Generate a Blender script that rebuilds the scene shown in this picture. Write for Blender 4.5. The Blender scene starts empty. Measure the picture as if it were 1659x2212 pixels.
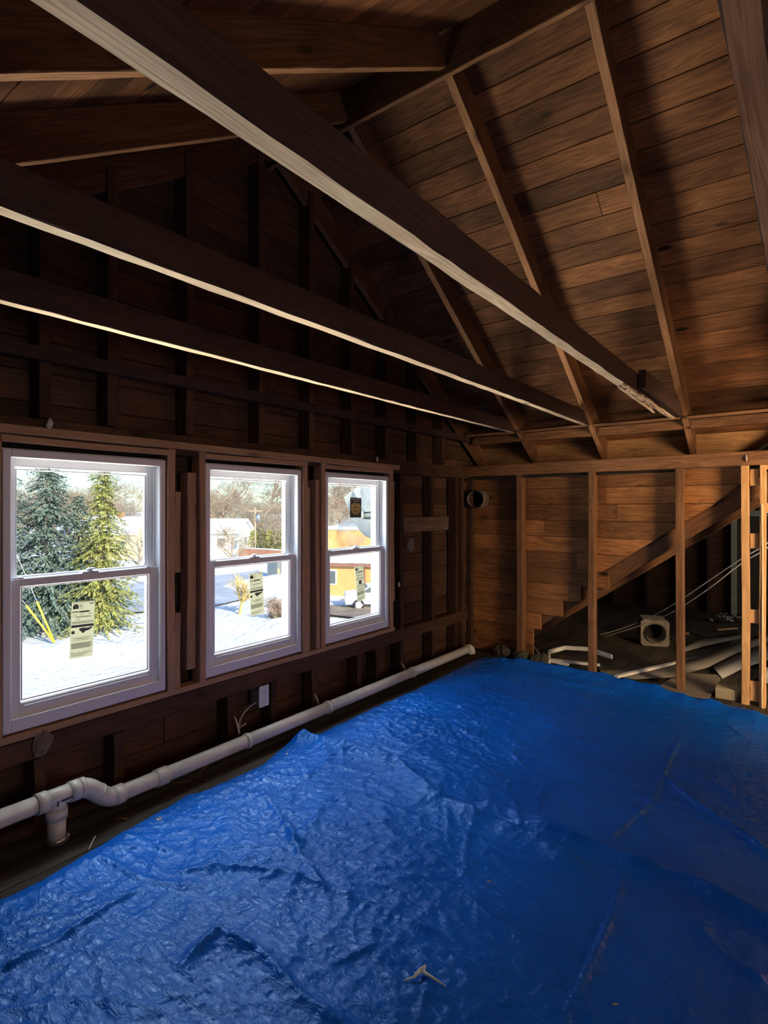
import bpy, math, random
import numpy as np
from mathutils import Vector, Matrix
random.seed(7)
C = bpy.context.scene.collection
SC = bpy.context.scene

# ------------------------------------------------------------------ camera, world, sun, lights, exposure
CAM = Vector((2.5, 0.0, 1.32)); FPX = 1220.0; HZ = 1097.5
cam = bpy.data.cameras.new('camera'); co = bpy.data.objects.new('camera', cam); C.objects.link(co)
co.location = CAM
co.rotation_euler = (math.radians(90), 0, math.atan2(.6, .8))
cam.sensor_fit = 'VERTICAL'; cam.sensor_height = 36.0; cam.lens = FPX / 2212 * 36
cam.shift_y = -(1106 - HZ) / 2212
cam.clip_start = .02; cam.clip_end = 600
SC.camera = co

w = bpy.data.worlds.new('world'); SC.world = w; w.use_nodes = True
nt = w.node_tree; bg = nt.nodes['Background']
sky = nt.nodes.new('ShaderNodeTexSky'); sky.sky_type = 'NISHITA'; sky.sun_disc = False
sky.sun_elevation = math.radians(24); sky.sun_rotation = math.radians(50); sky.air_density = 1.0; sky.dust_density = .4
tn = nt.nodes.new('ShaderNodeMix'); tn.data_type = 'RGBA'; tn.blend_type = 'MULTIPLY'; tn.inputs['Factor'].default_value = 1; tn.inputs['B'].default_value = (.74, .95, 1.22, 1)
nt.links.new(sky.outputs[0], tn.inputs['A']); nt.links.new(tn.outputs['Result'], bg.inputs[0]); bg.inputs[1].default_value = 0.21

sun = bpy.data.lights.new('sun', 'SUN'); so = bpy.data.objects.new('sun', sun); C.objects.link(so)
sun.energy = 5.5; sun.angle = math.radians(.6); sun.color = (1, .87, .68)
SUNDIR = Vector((-.86, .27, -.44)).normalized()
so.rotation_euler = SUNDIR.to_track_quat('-Z', 'Y').to_euler(); so.location = (6, 6, 12)

def area(name, loc, dirv, sx, sy, power, col, spread=180):
    l = bpy.data.lights.new(name, 'AREA'); o = bpy.data.objects.new(name, l); C.objects.link(o)
    l.shape = 'RECTANGLE'; l.size = sx; l.size_y = sy; l.energy = power; l.color = col; l.spread = math.radians(spread)
    o.location = loc; o.rotation_euler = Vector(dirv).to_track_quat('-Z', 'Y').to_euler(); return o
# stands in for unseen windows behind the camera; the soft one is added fill
area('daylight_right_gable', (5.12, 2.9, 1.40), (-.45, .89, -.05), 1.7, 1.3, 135, (1, .68, .38), 105)
area('fill_right_gable', (5.14, 1.4, 1.15), (-1, .1, 0), 2.2, 1.0, 15, (1, .90, .80))
# added light lifting the dark side attic, as from an unseen window
area('fill_side_attic', (3.82, 6.6, 1.1), (-1, 0, -.05), 1.2, .9, 11, (1, .86, .70))
# added panels boosting skylight from above and snow light from below through the windows
area('sky_boost_outside_windows', (-.95, 2.0, 2.45), (.62, 0, -.78), 3.2, 1.0, 112, (.84, .92, 1))
area('snow_boost_outside_windows', (-1.9, 1.8, -.95), (.62, 0, .78), 3.6, 2.2, 780, (1, .84, .64))
SC.view_settings.view_transform = 'Standard'; SC.view_settings.look = 'None'
SC.view_settings.exposure = 0.62; SC.view_settings.gamma = 1.0; SC.view_settings.use_curve_mapping = False
SC.cycles.max_bounces = 10; SC.cycles.diffuse_bounces = 6; SC.cycles.transparent_max_bounces = 16

# ------------------------------------------------------------------ helpers
Fv = Vector((-.6, .8, 0)); Rv = Vector((.8, .6, 0)); Zv = Vector((0, 0, 1))
def ray(px, py): return Fv + Rv * ((px - 829.5) / FPX) + Zv * ((HZ - py) / FPX)
def atX(px, py, X): d = ray(px, py); return CAM + d * ((X - CAM.x) / d.x)
def atY(px, py, Y): d = ray(px, py); return CAM + d * ((Y - CAM.y) / d.y)
def atZ(px, py, Z): d = ray(px, py); return CAM + d * ((Z - CAM.z) / d.z)
def dep(px, py, t): return CAM + ray(px, py) * t
W = {}
def place(o, M=None, parent=None):
    M = M or Matrix.Identity(4)
    if parent is not None:
        o.parent = parent; o.matrix_basis = W[parent].inverted() @ M
    else: o.matrix_basis = M
    W[o] = M.copy(); C.objects.link(o); return o
def tag(o, label=None, cat=None, group=None, kind=None):
    if label: o['label'] = label
    if cat: o['category'] = cat
    if group: o['group'] = group
    if kind: o['kind'] = kind
    return o
def empty(name, loc, label=None, cat=None, group=None, kind=None):
    o = bpy.data.objects.new(name, None); o.empty_display_size = .1
    place(o, Matrix.Translation(Vector(loc))); return tag(o, label, cat, group, kind)

class MB:
    def __init__(s): s.v = []; s.f = []; s.m = []; s.sm = []
    def add(s, vs, fs, mi=0, smooth=False):
        b = len(s.v); s.v += [Vector(p) for p in vs]
        for f in fs: s.f.append([b + i for i in f]); s.m.append(mi); s.sm.append(smooth)
        return s
    def box(s, a, b, mi=0, M=None, ch=0.0):
        x0, y0, z0 = a; x1, y1, z1 = b
        if x0 > x1: x0, x1 = x1, x0
        if y0 > y1: y0, y1 = y1, y0
        if z0 > z1: z0, z1 = z1, z0
        if ch <= 0:
            vs = [(x0,y0,z0),(x1,y0,z0),(x1,y1,z0),(x0,y1,z0),(x0,y0,z1),(x1,y0,z1),(x1,y1,z1),(x0,y1,z1)]
            fs = [(0,3,2,1),(4,5,6,7),(0,1,5,4),(1,2,6,5),(2,3,7,6),(3,0,4,7)]
        else:
            c = min(ch, (x1-x0)*.45, (y1-y0)*.45, (z1-z0)*.45)
            vs = []; idx = {}
            for i, x in enumerate((x0, x1)):
                for j, y in enumerate((y0, y1)):
                    for k, z in enumerate((z0, z1)):
                        sx, sy, sz = (1-2*i)*c, (1-2*j)*c, (1-2*k)*c
                        idx[i,j,k,0] = len(vs); vs.append((x, y+sy, z+sz))
                        idx[i,j,k,1] = len(vs); vs.append((x+sx, y, z+sz))
                        idx[i,j,k,2] = len(vs); vs.append((x+sx, y+sy, z))
            fs = []
            for i in (0,1):
                q = [idx[i,0,0,0], idx[i,1,0,0], idx[i,1,1,0], idx[i,0,1,0]]; fs.append(q if i else q[::-1])
                q = [idx[0,i,0,1], idx[0,i,1,1], idx[1,i,1,1], idx[1,i,0,1]]; fs.append(q if i else q[::-1])
                q = [idx[0,0,i,2], idx[1,0,i,2], idx[1,1,i,2], idx[0,1,i,2]]; fs.append(q if i else q[::-1])
            cen = Vector(((x0+x1)/2, (y0+y1)/2, (z0+z1)/2))
            for j in (0,1):
                for k in (0,1):
                    fs.append([idx[0,j,k,1], idx[1,j,k,1], idx[1,j,k,2], idx[0,j,k,2]])
                    fs.append([idx[j,0,k,0], idx[j,1,k,0], idx[j,1,k,2], idx[j,0,k,2]])
                    fs.append([idx[j,k,0,0], idx[j,k,1,0], idx[j,k,1,1], idx[j,k,0,1]])
            for i in (0,1):
                for j in (0,1):
                    for k in (0,1): fs.append([idx[i,j,k,0], idx[i,j,k,1], idx[i,j,k,2]])
            g = []
            for f in fs:
                a_, b_, c_ = (Vector(vs[t]) for t in f[:3]); n = (b_-a_).cross(c_-a_); mid = sum((Vector(vs[t]) for t in f), Vector())/len(f)
                g.append(f if n.dot(mid-cen) > 0 else f[::-1])
            fs = g
        if M: vs = [M @ Vector(p) for p in vs]
        return s.add(vs, fs, mi)
    def tube(s, pts, r, n=10, mi=0, cap=True, smooth=True):
        pts = [Vector(p) for p in pts]; rr = r if isinstance(r, (list, tuple)) else [r]*len(pts)
        vs = []; u = None
        for i, p in enumerate(pts):
            t = (pts[min(i+1, len(pts)-1)] - pts[max(i-1, 0)])
            if t.length < 1e-9: t = Vector((0,0,1))
            t.normalize()
            if u is None:
                u = t.orthogonal().normalized()
            else:
                u = u - t * u.dot(t)
                u = u.normalized() if u.length > 1e-6 else t.orthogonal().normalized()
            vv = t.cross(u)
            for k in range(n):
                a = 2*math.pi*k/n; vs.append(p + (u*math.cos(a) + vv*math.sin(a))*rr[i])
        fs = []
        for i in range(len(pts)-1):
            for k in range(n):
                k2 = (k+1) % n; fs.append((i*n+k, i*n+k2, (i+1)*n+k2, (i+1)*n+k))
        s.add(vs, fs, mi, smooth)
        if cap:
            b = len(s.v) - len(vs)
            s.f.append([b+k for k in range(n)][::-1]); s.m.append(mi); s.sm.append(False)
            s.f.append([b+(len(pts)-1)*n+k for k in range(n)]); s.m.append(mi); s.sm.append(False)
        return s
    def prism(s, poly, off, mi=0):   # poly: planar points, off: extrusion vector
        off = Vector(off); n = len(poly); p = [Vector(q) for q in poly]
        nn = Vector()
        for i in range(n): nn += p[i].cross(p[(i+1) % n])
        if nn.dot(off) > 0: p = p[::-1]
        vs = p + [q + off for q in p]
        fs = [list(range(n)), [n+i for i in range(n)][::-1]] + [(i, i+n, (i+1) % n + n, (i+1) % n) for i in range(n)]
        return s.add(vs, fs, mi)
    def lathe(s, prof, cen, n=24, mi=0, axis='Z', smooth=True):
        cen = Vector(cen); vs = []
        for r, z in prof:
            for k in range(n):
                a = 2*math.pi*k/n; x, y = r*math.cos(a), r*math.sin(a)
                vs.append(cen + (Vector((x,y,z)) if axis == 'Z' else Vector((z,x,y)) if axis == 'X' else Vector((y,z,x))))
        fs = []
        for i in range(len(prof)-1):
            for k in range(n):
                k2 = (k+1) % n; fs.append((i*n+k, i*n+k2, (i+1)*n+k2, (i+1)*n+k))
        return s.add(vs, fs, mi, smooth)
    def build(s, name, mats, parent=None, label=None, cat=None, group=None, kind=None, origin=None):
        if not isinstance(mats, (list, tuple)): mats = [mats]
        A = np.array([tuple(p) for p in s.v])
        if origin is None: origin = Vector(((A[:,0].min()+A[:,0].max())/2, (A[:,1].min()+A[:,1].max())/2, A[:,2].min()))
        origin = Vector(origin)
        me = bpy.data.meshes.new(name); me.from_pydata([tuple(p - origin) for p in s.v], [], s.f)
        for m in mats: me.materials.append(m)
        me.polygons.foreach_set('material_index', s.m); me.polygons.foreach_set('use_smooth', s.sm); me.update()
        o = bpy.data.objects.new(name, me); place(o, Matrix.Translation(origin), parent)
        return tag(o, label, cat, group, kind)

def timber(name, p0, p1, wd, ht, mats, up=(0,0,1), parent=None, jit=.0018, label=None, cat=None, group=None, kind=None, ch=.003, under=False, seed=None):
    """a sawn board or beam from p0 to p1 (centre line); local X runs along the grain"""
    rg = random.Random(seed if seed is not None else hash((round(p0[0],3), round(p0[1],3), round(p0[2],3), round(p1[0],3))) & 0xffff)
    p0 = Vector(p0); p1 = Vector(p1); d = p1 - p0; L = d.length; x = d.normalized(); z = Vector(up); z = (z - x*z.dot(x)).normalized(); y = z.cross(x)
    M = Matrix.Translation((p0+p1)/2) @ Matrix((x, y, z)).transposed().to_4x4()
    n = max(2, int(L/.09)); vs = []; hw, hh = wd/2, ht/2; sec = [(-hw+ch,-hh),(hw-ch,-hh),(hw,-hh+ch),(hw,hh-ch),(hw-ch,hh),(-hw+ch,hh),(-hw,hh-ch),(-hw,-hh+ch)]
    ph = rg.random()*9; 
    for i in range(n+1):
        t = i/n; xx = -L/2 + L*t
        wy = math.sin(t*5+ph)*jit*1.2; wz = math.sin(t*4+ph*2)*jit*1.2
        for (a, b) in sec:
            vs.append((xx, a+wy+rg.uniform(-jit,jit)*.5, b+wz+rg.uniform(-jit,jit)*.5))
    fs = []; mi = []
    for i in range(n):
        for k in range(8):
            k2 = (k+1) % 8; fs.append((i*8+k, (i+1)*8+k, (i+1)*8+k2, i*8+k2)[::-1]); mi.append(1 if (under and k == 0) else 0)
    fs.append([k for k in range(8)][::-1]); mi.append(0); fs.append([n*8+k for k in range(8)]); mi.append(0)
    me = bpy.data.meshes.new(name); me.from_pydata(vs, [], fs); me.update()
    # outward check
    if me.polygons[0].normal.z > 0:
        me.flip_normals()
    if not isinstance(mats, (list, tuple)): mats = [mats]
    for m in mats: me.materials.append(m)
    me.polygons.foreach_set('material_index', mi)
    o = bpy.data.objects.new(name, me); place(o, M, parent)
    return tag(o, label, cat, group, kind)

# ------------------------------------------------------------------ materials
def newmat(name):
    m = bpy.data.materials.new(name); m.use_nodes = True; n = m.node_tree.nodes; l = m.node_tree.links
    return m, n, l, n['Principled BSDF']
def plain(name, col, rough=.6, spec=.5, metal=0, noise=0, nscale=20, bump=0, bscale=60):
    m, n, l, p = newmat(name); p.inputs['Base Color'].default_value = (*col, 1); p.inputs['Roughness'].default_value = rough
    p.inputs['Specular IOR Level'].default_value = spec; p.inputs['Metallic'].default_value = metal
    if noise or bump:
        tc = n.new('ShaderNodeTexCoord')
    if noise:
        a = n.new('ShaderNodeTexNoise'); a.inputs['Scale'].default_value = nscale; a.inputs['Detail'].default_value = 5; l.new(tc.outputs['Object'], a.inputs[0])
        r = n.new('ShaderNodeMapRange'); r.inputs[1].default_value = .3; r.inputs[2].default_value = .7; r.inputs[3].default_value = 1-noise; r.inputs[4].default_value = 1+noise*.4
        l.new(a.outputs[0], r.inputs[0]); x = n.new('ShaderNodeVectorMath'); x.operation = 'SCALE'; x.inputs[0].default_value = col; l.new(r.outputs[0], x.inputs['Scale']); l.new(x.outputs[0], p.inputs['Base Color'])
    if bump:
        a = n.new('ShaderNodeTexNoise'); a.inputs['Scale'].default_value = bscale; a.inputs['Detail'].default_value = 4; l.new(tc.outputs['Object'], a.inputs[0])
        b = n.new('ShaderNodeBump'); b.inputs['Strength'].default_value = bump; b.inputs['Distance'].default_value = .01; l.new(a.outputs[0], b.inputs['Height']); l.new(b.outputs[0], p.inputs['Normal'])
    return m
def wood(name, dark, light, axis='X', rough=.75, var=.35, grain=1.0, knots=.6, stain=.35, spec=.3, bump=.35):
    m, n, l, p = newmat(name); p.inputs['Roughness'].default_value = rough; p.inputs['Specular IOR Level'].default_value = spec
    tc = n.new('ShaderNodeTexCoord'); oi = n.new('ShaderNodeObjectInfo'); ge = n.new('ShaderNodeNewGeometry')
    def math_(op, a, b):
        x = n.new('ShaderNodeMath'); x.operation = op
        for i, q in enumerate((a, b)):
            if isinstance(q, (int, float)): x.inputs[i].default_value = q
            else: l.new(q, x.inputs[i])
        return x.outputs[0]
    off = math_('ADD', math_('MULTIPLY', oi.outputs['Random'], 53.0), math_('MULTIPLY', ge.outputs['Random Per Island'], 91.0))
    cb = n.new('ShaderNodeCombineXYZ'); [l.new(off, cb.inputs[i]) for i in range(3)]
    ad = n.new('ShaderNodeVectorMath'); l.new(tc.outputs['Object'], ad.inputs[0]); l.new(cb.outputs[0], ad.inputs[1])
    ia = 'XYZ'.index(axis)
    def mapped(lng, cross):
        mp = n.new('ShaderNodeMapping'); s = [cross]*3; s[ia] = lng; mp.inputs['Scale'].default_value = s; l.new(ad.outputs[0], mp.inputs[0]); return mp.outputs[0]
    def noise(vec, sc, det=4, dist=0):
        a = n.new('ShaderNodeTexNoise'); a.inputs['Scale'].default_value = sc; a.inputs['Detail'].default_value = det; a.inputs['Distortion'].default_value = dist; l.new(vec, a.inputs[0]); return a.outputs[0]
    def mr(v, a, b, c, d):
        r = n.new('ShaderNodeMapRange'); [setattr(r.inputs[i+1], 'default_value', q) for i, q in enumerate((a,b,c,d))]; l.new(v, r.inputs[0]); return r.outputs[0]
    g1 = noise(mapped(1.2, 14), 1.0, 3, .8)
    rings = math_('FRACT', math_('MULTIPLY', g1, 9.0), 0)
    rings = math_('ABSOLUTE', math_('SUBTRACT', rings, .5), 0)      # 0..0.5 contour lines of a long noise = growth rings
    g2 = noise(mapped(4, 160), 1.0, 3)
    gr = math_('ADD', math_('MULTIPLY', mr(rings, 0, .5, 0, 1), .55), math_('MULTIPLY', mr(g2, .3, .7, 0, 1), .45))
    mixc = n.new('ShaderNodeMix'); mixc.data_type = 'RGBA'; mixc.inputs['A'].default_value = (*dark, 1); mixc.inputs['B'].default_value = (*light, 1)
    l.new(mr(gr, .0, 1.0, .5-.5*grain, .5+.5*grain), mixc.inputs['Factor'])
    # knots
    vo = n.new('ShaderNodeTexVoronoi'); vo.inputs['Scale'].default_value = 1.0; l.new(mapped(2.2, 5.5), vo.inputs['Vector'])
    kn = mr(vo.outputs['Distance'], .05, .13, 1-knots, 1)
    st = mr(noise(mapped(1.5, 2.2), 1.6, 5), .35, .68, 1-stain, 1.12)
    iv = mr(math_('FRACT', math_('MULTIPLY', off, 3.17), 0), 0, 1, 1-var, 1+var*.45)
    tot = math_('MULTIPLY', math_('MULTIPLY', kn, st), iv)
    sc = n.new('ShaderNodeVectorMath'); sc.operation = 'SCALE'; l.new(mixc.outputs['Result'], sc.inputs[0]); l.new(tot, sc.inputs['Scale'])
    l.new(sc.outputs[0], p.inputs['Base Color'])
    b = n.new('ShaderNodeBump'); b.inputs['Strength'].default_value = bump; b.inputs['Distance'].default_value = .004; l.new(gr, b.inputs['Height']); l.new(b.outputs[0], p.inputs['Normal'])
    return m

OLD = dict(dark=(.075,.030,.014), light=(.20,.088,.040))
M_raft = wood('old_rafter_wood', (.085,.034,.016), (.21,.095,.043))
M_raft_edge = wood('rafter_lit_underside', (.30,.135,.06), (.52,.27,.13))  # rafter wood in a lighter tone, light on the undersides put into the colour
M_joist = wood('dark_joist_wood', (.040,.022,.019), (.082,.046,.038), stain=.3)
M_joist_edge = wood('clean_lit_joist_edge', (.58,.42,.27), (.86,.70,.50), var=.15, knots=.5, stain=.2, rough=.6)  # clean sawn undersides, paled further with light from below put into the colour
M_stud = wood('dark_stud_wood', (.048,.023,.014), (.12,.060,.034))
M_kstud = wood('knee_stud_wood', (.13,.058,.026), (.32,.16,.075), stain=.25)
M_bright = wood('sunlit_stud_wood', (.50,.27,.11), (.74,.46,.22), var=.1, stain=.12, knots=.4)  # sunlight on the doorway studs put into the wood colour
M_new = wood('new_framing_lumber', (.36,.21,.125), (.52,.33,.21), var=.12, stain=.1, knots=.5, grain=.6)
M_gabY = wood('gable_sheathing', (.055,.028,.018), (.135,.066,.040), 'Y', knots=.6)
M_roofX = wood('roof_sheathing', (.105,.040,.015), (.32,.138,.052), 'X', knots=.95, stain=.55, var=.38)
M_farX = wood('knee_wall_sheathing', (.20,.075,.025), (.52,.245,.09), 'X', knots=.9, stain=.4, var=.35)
M_floorY = wood('old_floor_boards', (.028,.022,.018), (.085,.066,.052), 'Y', knots=.3)
M_wingY = wood('side_attic_boards', (.05,.026,.015), (.13,.07,.04), 'Y')
M_wingX = wood('side_attic_wall_boards', (.055,.027,.015), (.16,.08,.042), 'X')
M_black = plain('black_backing', (.012,.011,.011), .9)  # black sheets added behind the boards to keep light out
M_vinyl = plain('white_vinyl', (.78,.80,.86), .35, .5)
M_pvc = plain('white_pvc', (.70,.70,.66), .32, .5, noise=.16, nscale=14)
M_lab = plain('label_paper', (.70,.72,.66), .6)
def _thin(m):
    n = m.node_tree.nodes; l = m.node_tree.links; t = n.new('ShaderNodeBsdfTranslucent'); t.inputs[0].default_value = (.55,.57,.50,1); x = n.new('ShaderNodeMixShader'); x.inputs[0].default_value = .45
    l.new(n['Principled BSDF'].outputs[0], x.inputs[1]); l.new(t.outputs[0], x.inputs[2]); l.new(x.outputs[0], n['Material Output'].inputs[0])
_thin(M_lab)
M_ink = plain('label_ink', (.035,.045,.045), .6)
M_inkg = plain('label_ink_grey', (.24,.27,.24), .6)
M_white = plain('white_paint', (.75,.75,.72), .5, noise=.15)
M_plaster = plain('plaster', (.55,.52,.47), .9, noise=.3, bump=.5)
M_lump = plain('brown_plaster', (.20,.155,.12), .9, noise=.3, bump=.5)
M_rubble = plain('dark_rubble', (.075,.066,.055), .95, noise=.4, bump=.6, bscale=30)
M_steel = plain('galvanised_steel', (.45,.46,.46), .35, .5, metal=.8)
M_rust = plain('old_duct_metal', (.24,.20,.17), .6, .4, metal=.4, noise=.4)
M_conc = plain('old_concrete', (.22,.20,.17), .95, noise=.4, bump=.6, bscale=30)
M_card = plain('grey_sheet', (.17,.155,.135), .85, noise=.2, nscale=6)
M_wire = plain('white_cable', (.62,.62,.64), .5)
M_outlet = plain('outlet_plastic', (.72,.78,.84), .4)
M_dark = plain('black_plastic', (.02,.02,.02), .4)
def glass_mat():
    m, n, l, p = newmat('window_glass'); out = n['Material Output']; n.remove(p)
    t = n.new('ShaderNodeBsdfTransparent'); t.inputs[0].default_value = (.94,.965,.955,1)
    g = n.new('ShaderNodeBsdfGlossy'); g.inputs['Roughness'].default_value = .0
    lw = n.new('ShaderNodeLayerWeight'); lw.inputs[0].default_value = .5; pw = n.new('ShaderNodeMath'); pw.operation = 'POWER'; pw.inputs[1].default_value = 5; l.new(lw.outputs['Facing'], pw.inputs[0])
    fr = n.new('ShaderNodeMath'); fr.operation = 'MULTIPLY_ADD'; fr.inputs[1].default_value = .8; fr.inputs[2].default_value = .02; l.new(pw.outputs[0], fr.inputs[0])
    mx = n.new('ShaderNodeMixShader'); l.new(fr.outputs[0], mx.inputs[0]); l.new(t.outputs[0], mx.inputs[1]); l.new(g.outputs[0], mx.inputs[2]); l.new(mx.outputs[0], out.inputs[0]); return m
M_glass = glass_mat()

# ------------------------------------------------------------------ geometry constants
RY = 2.3; RZ = 3.39; SL = .634; TH = math.atan(SL); CT, ST = math.cos(TH), math.sin(TH); RD = .165   # ridge, slope, vertical rafter depth
def roofz(y): return RZ - abs(y - RY)*SL          # underside line of the rafters
def YW(x): return 4.66 - .08*x                    # room face of the far knee-wall studs
WIN = [(.866, 1.562), (1.79, 2.483), (2.698, 3.391)]; WZ0, WZ1 = .435, 1.552
PZ0, PZ1 = 1.605, 1.70

# ------------------------------------------------------------------ shell: floor
mb = MB(); x = -.12
while x < 5.3:
    y = -.5 - random.random()*2
    while y < 8.35:
        L = random.uniform(2.2, 3.6); mb.box((x+.0015, max(y,-.5), -.03), (x+.0985, min(y+L,8.35), random.uniform(-.0015, .001)), 0, None, .0015); y += L + .002
    x += .1
mb.box((-.14, -.5, -.10), (5.4, 8.4, -.031), 1)
mb.build('floor', [M_floorY, M_black], kind='structure', origin=(0,0,0))

# ------------------------------------------------------------------ shell: gable wall with three window holes
def board_row(mb, fix, axis, c0, c1, z0, z1, th, rg, lo=1.6, hi=3.2, M=None):
    c = c0
    while c < c1 - .02:
        L = rg.uniform(lo, hi); e = min(c+L, c1)
        if c1 - e < .3: e = c1
        j = rg.uniform(-.0015, .0015)
        if axis == 'Y': mb.box((fix-th+j, c+.001, z0), (fix+j, e-.001, z1), 0, M, .002)
        else: mb.box((c+.001, fix+j, z0), (e-.001, fix+th+j, z1), 0, M, .002)
        c = e + .001
mb = MB(); rg = random.Random(3); z = 0.0; ztop = RZ + RD
while z < ztop - .02:
    hgt = rg.uniform(.128, .142); z1 = min(z+hgt, ztop)
    zm = z1
    lo, hi = max(-.40, RY-(ztop-zm)/SL), min(4.98, RY+(ztop-zm)/SL)
    spans = [(lo, hi)]
    if z1 > WZ0-.03 and z < WZ1+.03:
        cuts = [(a-.012, b+.012) for a, b in WIN]; spans = []; c = lo
        for a, b in cuts: spans.append((c, a)); c = b
        spans.append((c, hi))
    for a, b in spans:
        if b-a > .03: board_row(mb, -.10, 'Y', a, b, z+.0025, z1-.001, .02, rg)
    z = z1
yA, yB = -.42, 5.0
mb.box((-.15, yA, 0), (-.122, yB, WZ0-.005), 1); mb.box((-.15, yA, WZ1+.005), (-.122, yB, 1.75), 1)
c = yA
for a, b in WIN + [(yB, yB)]:
    mb.box((-.15, c, WZ0-.005), (-.122, a-.005, WZ1+.005), 1); c = b+.005
mb.prism([(-.15, yA, 1.75), (-.15, yB, 1.75), (-.15, yB, roofz(yB)+RD), (-.15, RY, ztop), (-.15, yA, roofz(yA)+RD)], (.028, 0, 0), 1)
mb.build('wall_left', [M_gabY, M_black], kind='structure', origin=(0,0,0))

# roof sheathing, one mesh per slope
for side, nm in ((1, 'ceiling'), (-1, 'ceiling')):
    mb = MB(); rg = random.Random(5+side); s = 0.012
    M = Matrix.Translation((0, RY, RZ+RD)) @ Matrix((Vector((1,0,0)), Vector((0, side*CT, -ST)), Vector((0, side*ST, CT)))).transposed().to_4x4()
    while s < 3.45:
        wd = rg.uniform(.125, .15); c = -.12 - rg.random()*2
        while c < 5.3:
            L = rg.uniform(3.6, 5.6)
            if c+L > -.1: mb.box((max(c,-.12), s+(.003 if s > .02 else -.012), rg.uniform(0,.0025)), (min(c+L,5.3), s+wd-.001, .02), 0, None, .002)
            c += L+.002
        s += wd
    mb.box((-.40, -.08, .021), (5.32, 3.5, .05), 1); mb.box((-.40, 0, 0), (-.121, 3.5, .021), 1)
    for i in range(len(mb.v)): pass
    o = mb.build(nm, [M_roofX, M_black], kind='structure', origin=(0,0,0)); o.matrix_basis = M; W[o] = M

# opposite gable wall, near knee wall (behind the camera)
mb = MB(); rg = random.Random(11); z = 0
while z < ztop-.02:
    z1 = min(z+.135, ztop); lo, hi = max(-.4, RY-(ztop-z1)/SL), min(4.98, RY+(ztop-z1)/SL)
    spans = [(lo, hi)]
    
    for a, b in spans:
        if b-a > .03: board_row(mb, 5.22, 'Y', a, b, z+.0025, z1, .02, rg)
    z = z1
mb.box((5.222, yA, 0), (5.24, yB, 1.75), 1)
mb.prism([(5.222, yA, 1.75), (5.222, yB, 1.75), (5.222, yB, roofz(yB)+RD), (5.222, RY, ztop), (5.222, yA, roofz(yA)+RD)], (.018, 0, 0), 1)
mb.build('wall_right', [M_gabY, M_black], kind='structure', origin=(0,0,0))
mb = MB(); z = 0
while z < 1.95: board_row(mb, -.42, 'X', -.1, 5.2, z+.002, z+.134, .02, rg); z += .135
mb.box((-.12, -.44, 0), (5.24, -.421, 2.0), 1)
mb.build('wall_back', [M_farX, M_black], kind='structure', origin=(0,0,0))

# ------------------------------------------------------------------ far knee wall sheathing above the removed section
ang = -math.atan(.08); MF = Matrix.Translation((0, YW(0), 0)) @ Matrix.Rotation(ang, 4, 'Z')
def FW(x, yo, z): return Vector((x, YW(x)+yo, z))
DZ = lambda x: .41 + .686*(x-.6)
mb = MB(); rg = random.Random(21); rows = []
z = 0.0; k = 0
for k in range(12):
    z1 = z + .135
    L1 = rg.uniform(.5, 1.3); j = rg.uniform(-.0015, .0015)
    if z < .34: xa = xb = .60 + (.05 if k == 2 else -.02)
    else:
        xa, xb = .60+(z-.41)/.686, .60+(z1-.41)/.686
        if k in (3, 4, 5): xa = xb = xb + (.06, .02, .05)[k-3]
    xa, xb = min(xa, 2.12), min(xb, 2.12)
    if xa > L1+.1: segs_ = ((-.10, L1, L1), (L1+.002, xa, xb))
    else: segs_ = ((-.10, xa, xb),)
    for a, b0, b1 in segs_:
        mb.prism([(a, .10+j, z+.003), (b0, .10+j, z+.003), (b1, .10+j, z1-.001), (a, .10+j, z1-.001)], (0, .02, 0), 0)
    z = z1
mb.box((-.12, .121, 0), (.45, .135, 1.6), 1)
mb.prism([(.45,.121,.34), (2.12,.121,1.48), (2.12,.121,1.62), (.45,.121,1.62)], (0,.012,0), 1)
mb.box((2.12,.10,1.49), (2.13,.12,1.61), 0)
mb.box((2.9, .10, 0), (5.25, .135, 1.62), 0)
mb.box((-.12,.12,1.60), (5.25,.135,1.62), 1)
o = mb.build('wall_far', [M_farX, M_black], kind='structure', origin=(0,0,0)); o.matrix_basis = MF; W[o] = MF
# eave frieze closing the space between the plate and the roof
mb = MB(); rg = random.Random(31)
mb.box((-.1, 4.93, 1.60), (1.12, 4.95, 1.93), 0, None, .002); mb.box((1.122, 4.932, 1.60), (2.9, 4.952, 1.93), 0, None, .002); mb.box((2.902, 4.93, 1.6), (5.25, 4.95, 1.93), 0, None, .002)
mb.box((-.12, 4.955, 1.5), (5.25, 4.97, 2.1), 1); mb.box((-.12, 4.62, 1.585), (5.25, 4.97, 1.60), 1)
mb.build('trim_1', [wood('frieze_board', (.22,.105,.045), (.46,.26,.115), 'X', knots=.4), M_black], kind='structure', origin=(0,0,0))

# side attic beyond the knee wall
mb = MB(); rg = random.Random(41); z = 0
while z < 3.3:
    xm = max(-.3, .6 + (z-.41)/.686 - .35); board_row(mb, 8.25, 'X', -.3, 5.2, z+.002, z+.134, .02, rg); z += .135
mb.box((-.4, 8.272, 0), (5.3, 8.29, 3.4), 1)
mb.build('wall_side_attic_back', [M_wingX, M_black], kind='structure', origin=(0,0,0))
mb = MB(); x = -.15
while x < 3.9:
    z0, z1 = DZ(x)+.17, DZ(x+.118)+.17
    mb.prism([(x, 4.98, z0), (x+.118, 4.98, z1), (x+.118, 4.98, z1+.02), (x, 4.98, z0+.02)], (0, 3.3, 0), 0); x += .12
mb.prism([(-.3, 4.8, DZ(-.3)+.2), (4.1, 4.8, DZ(4.1)+.2), (4.1, 4.8, DZ(4.1)+.22), (-.3, 4.8, DZ(-.3)+.22)], (0, 3.5, 0), 1)
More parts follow.
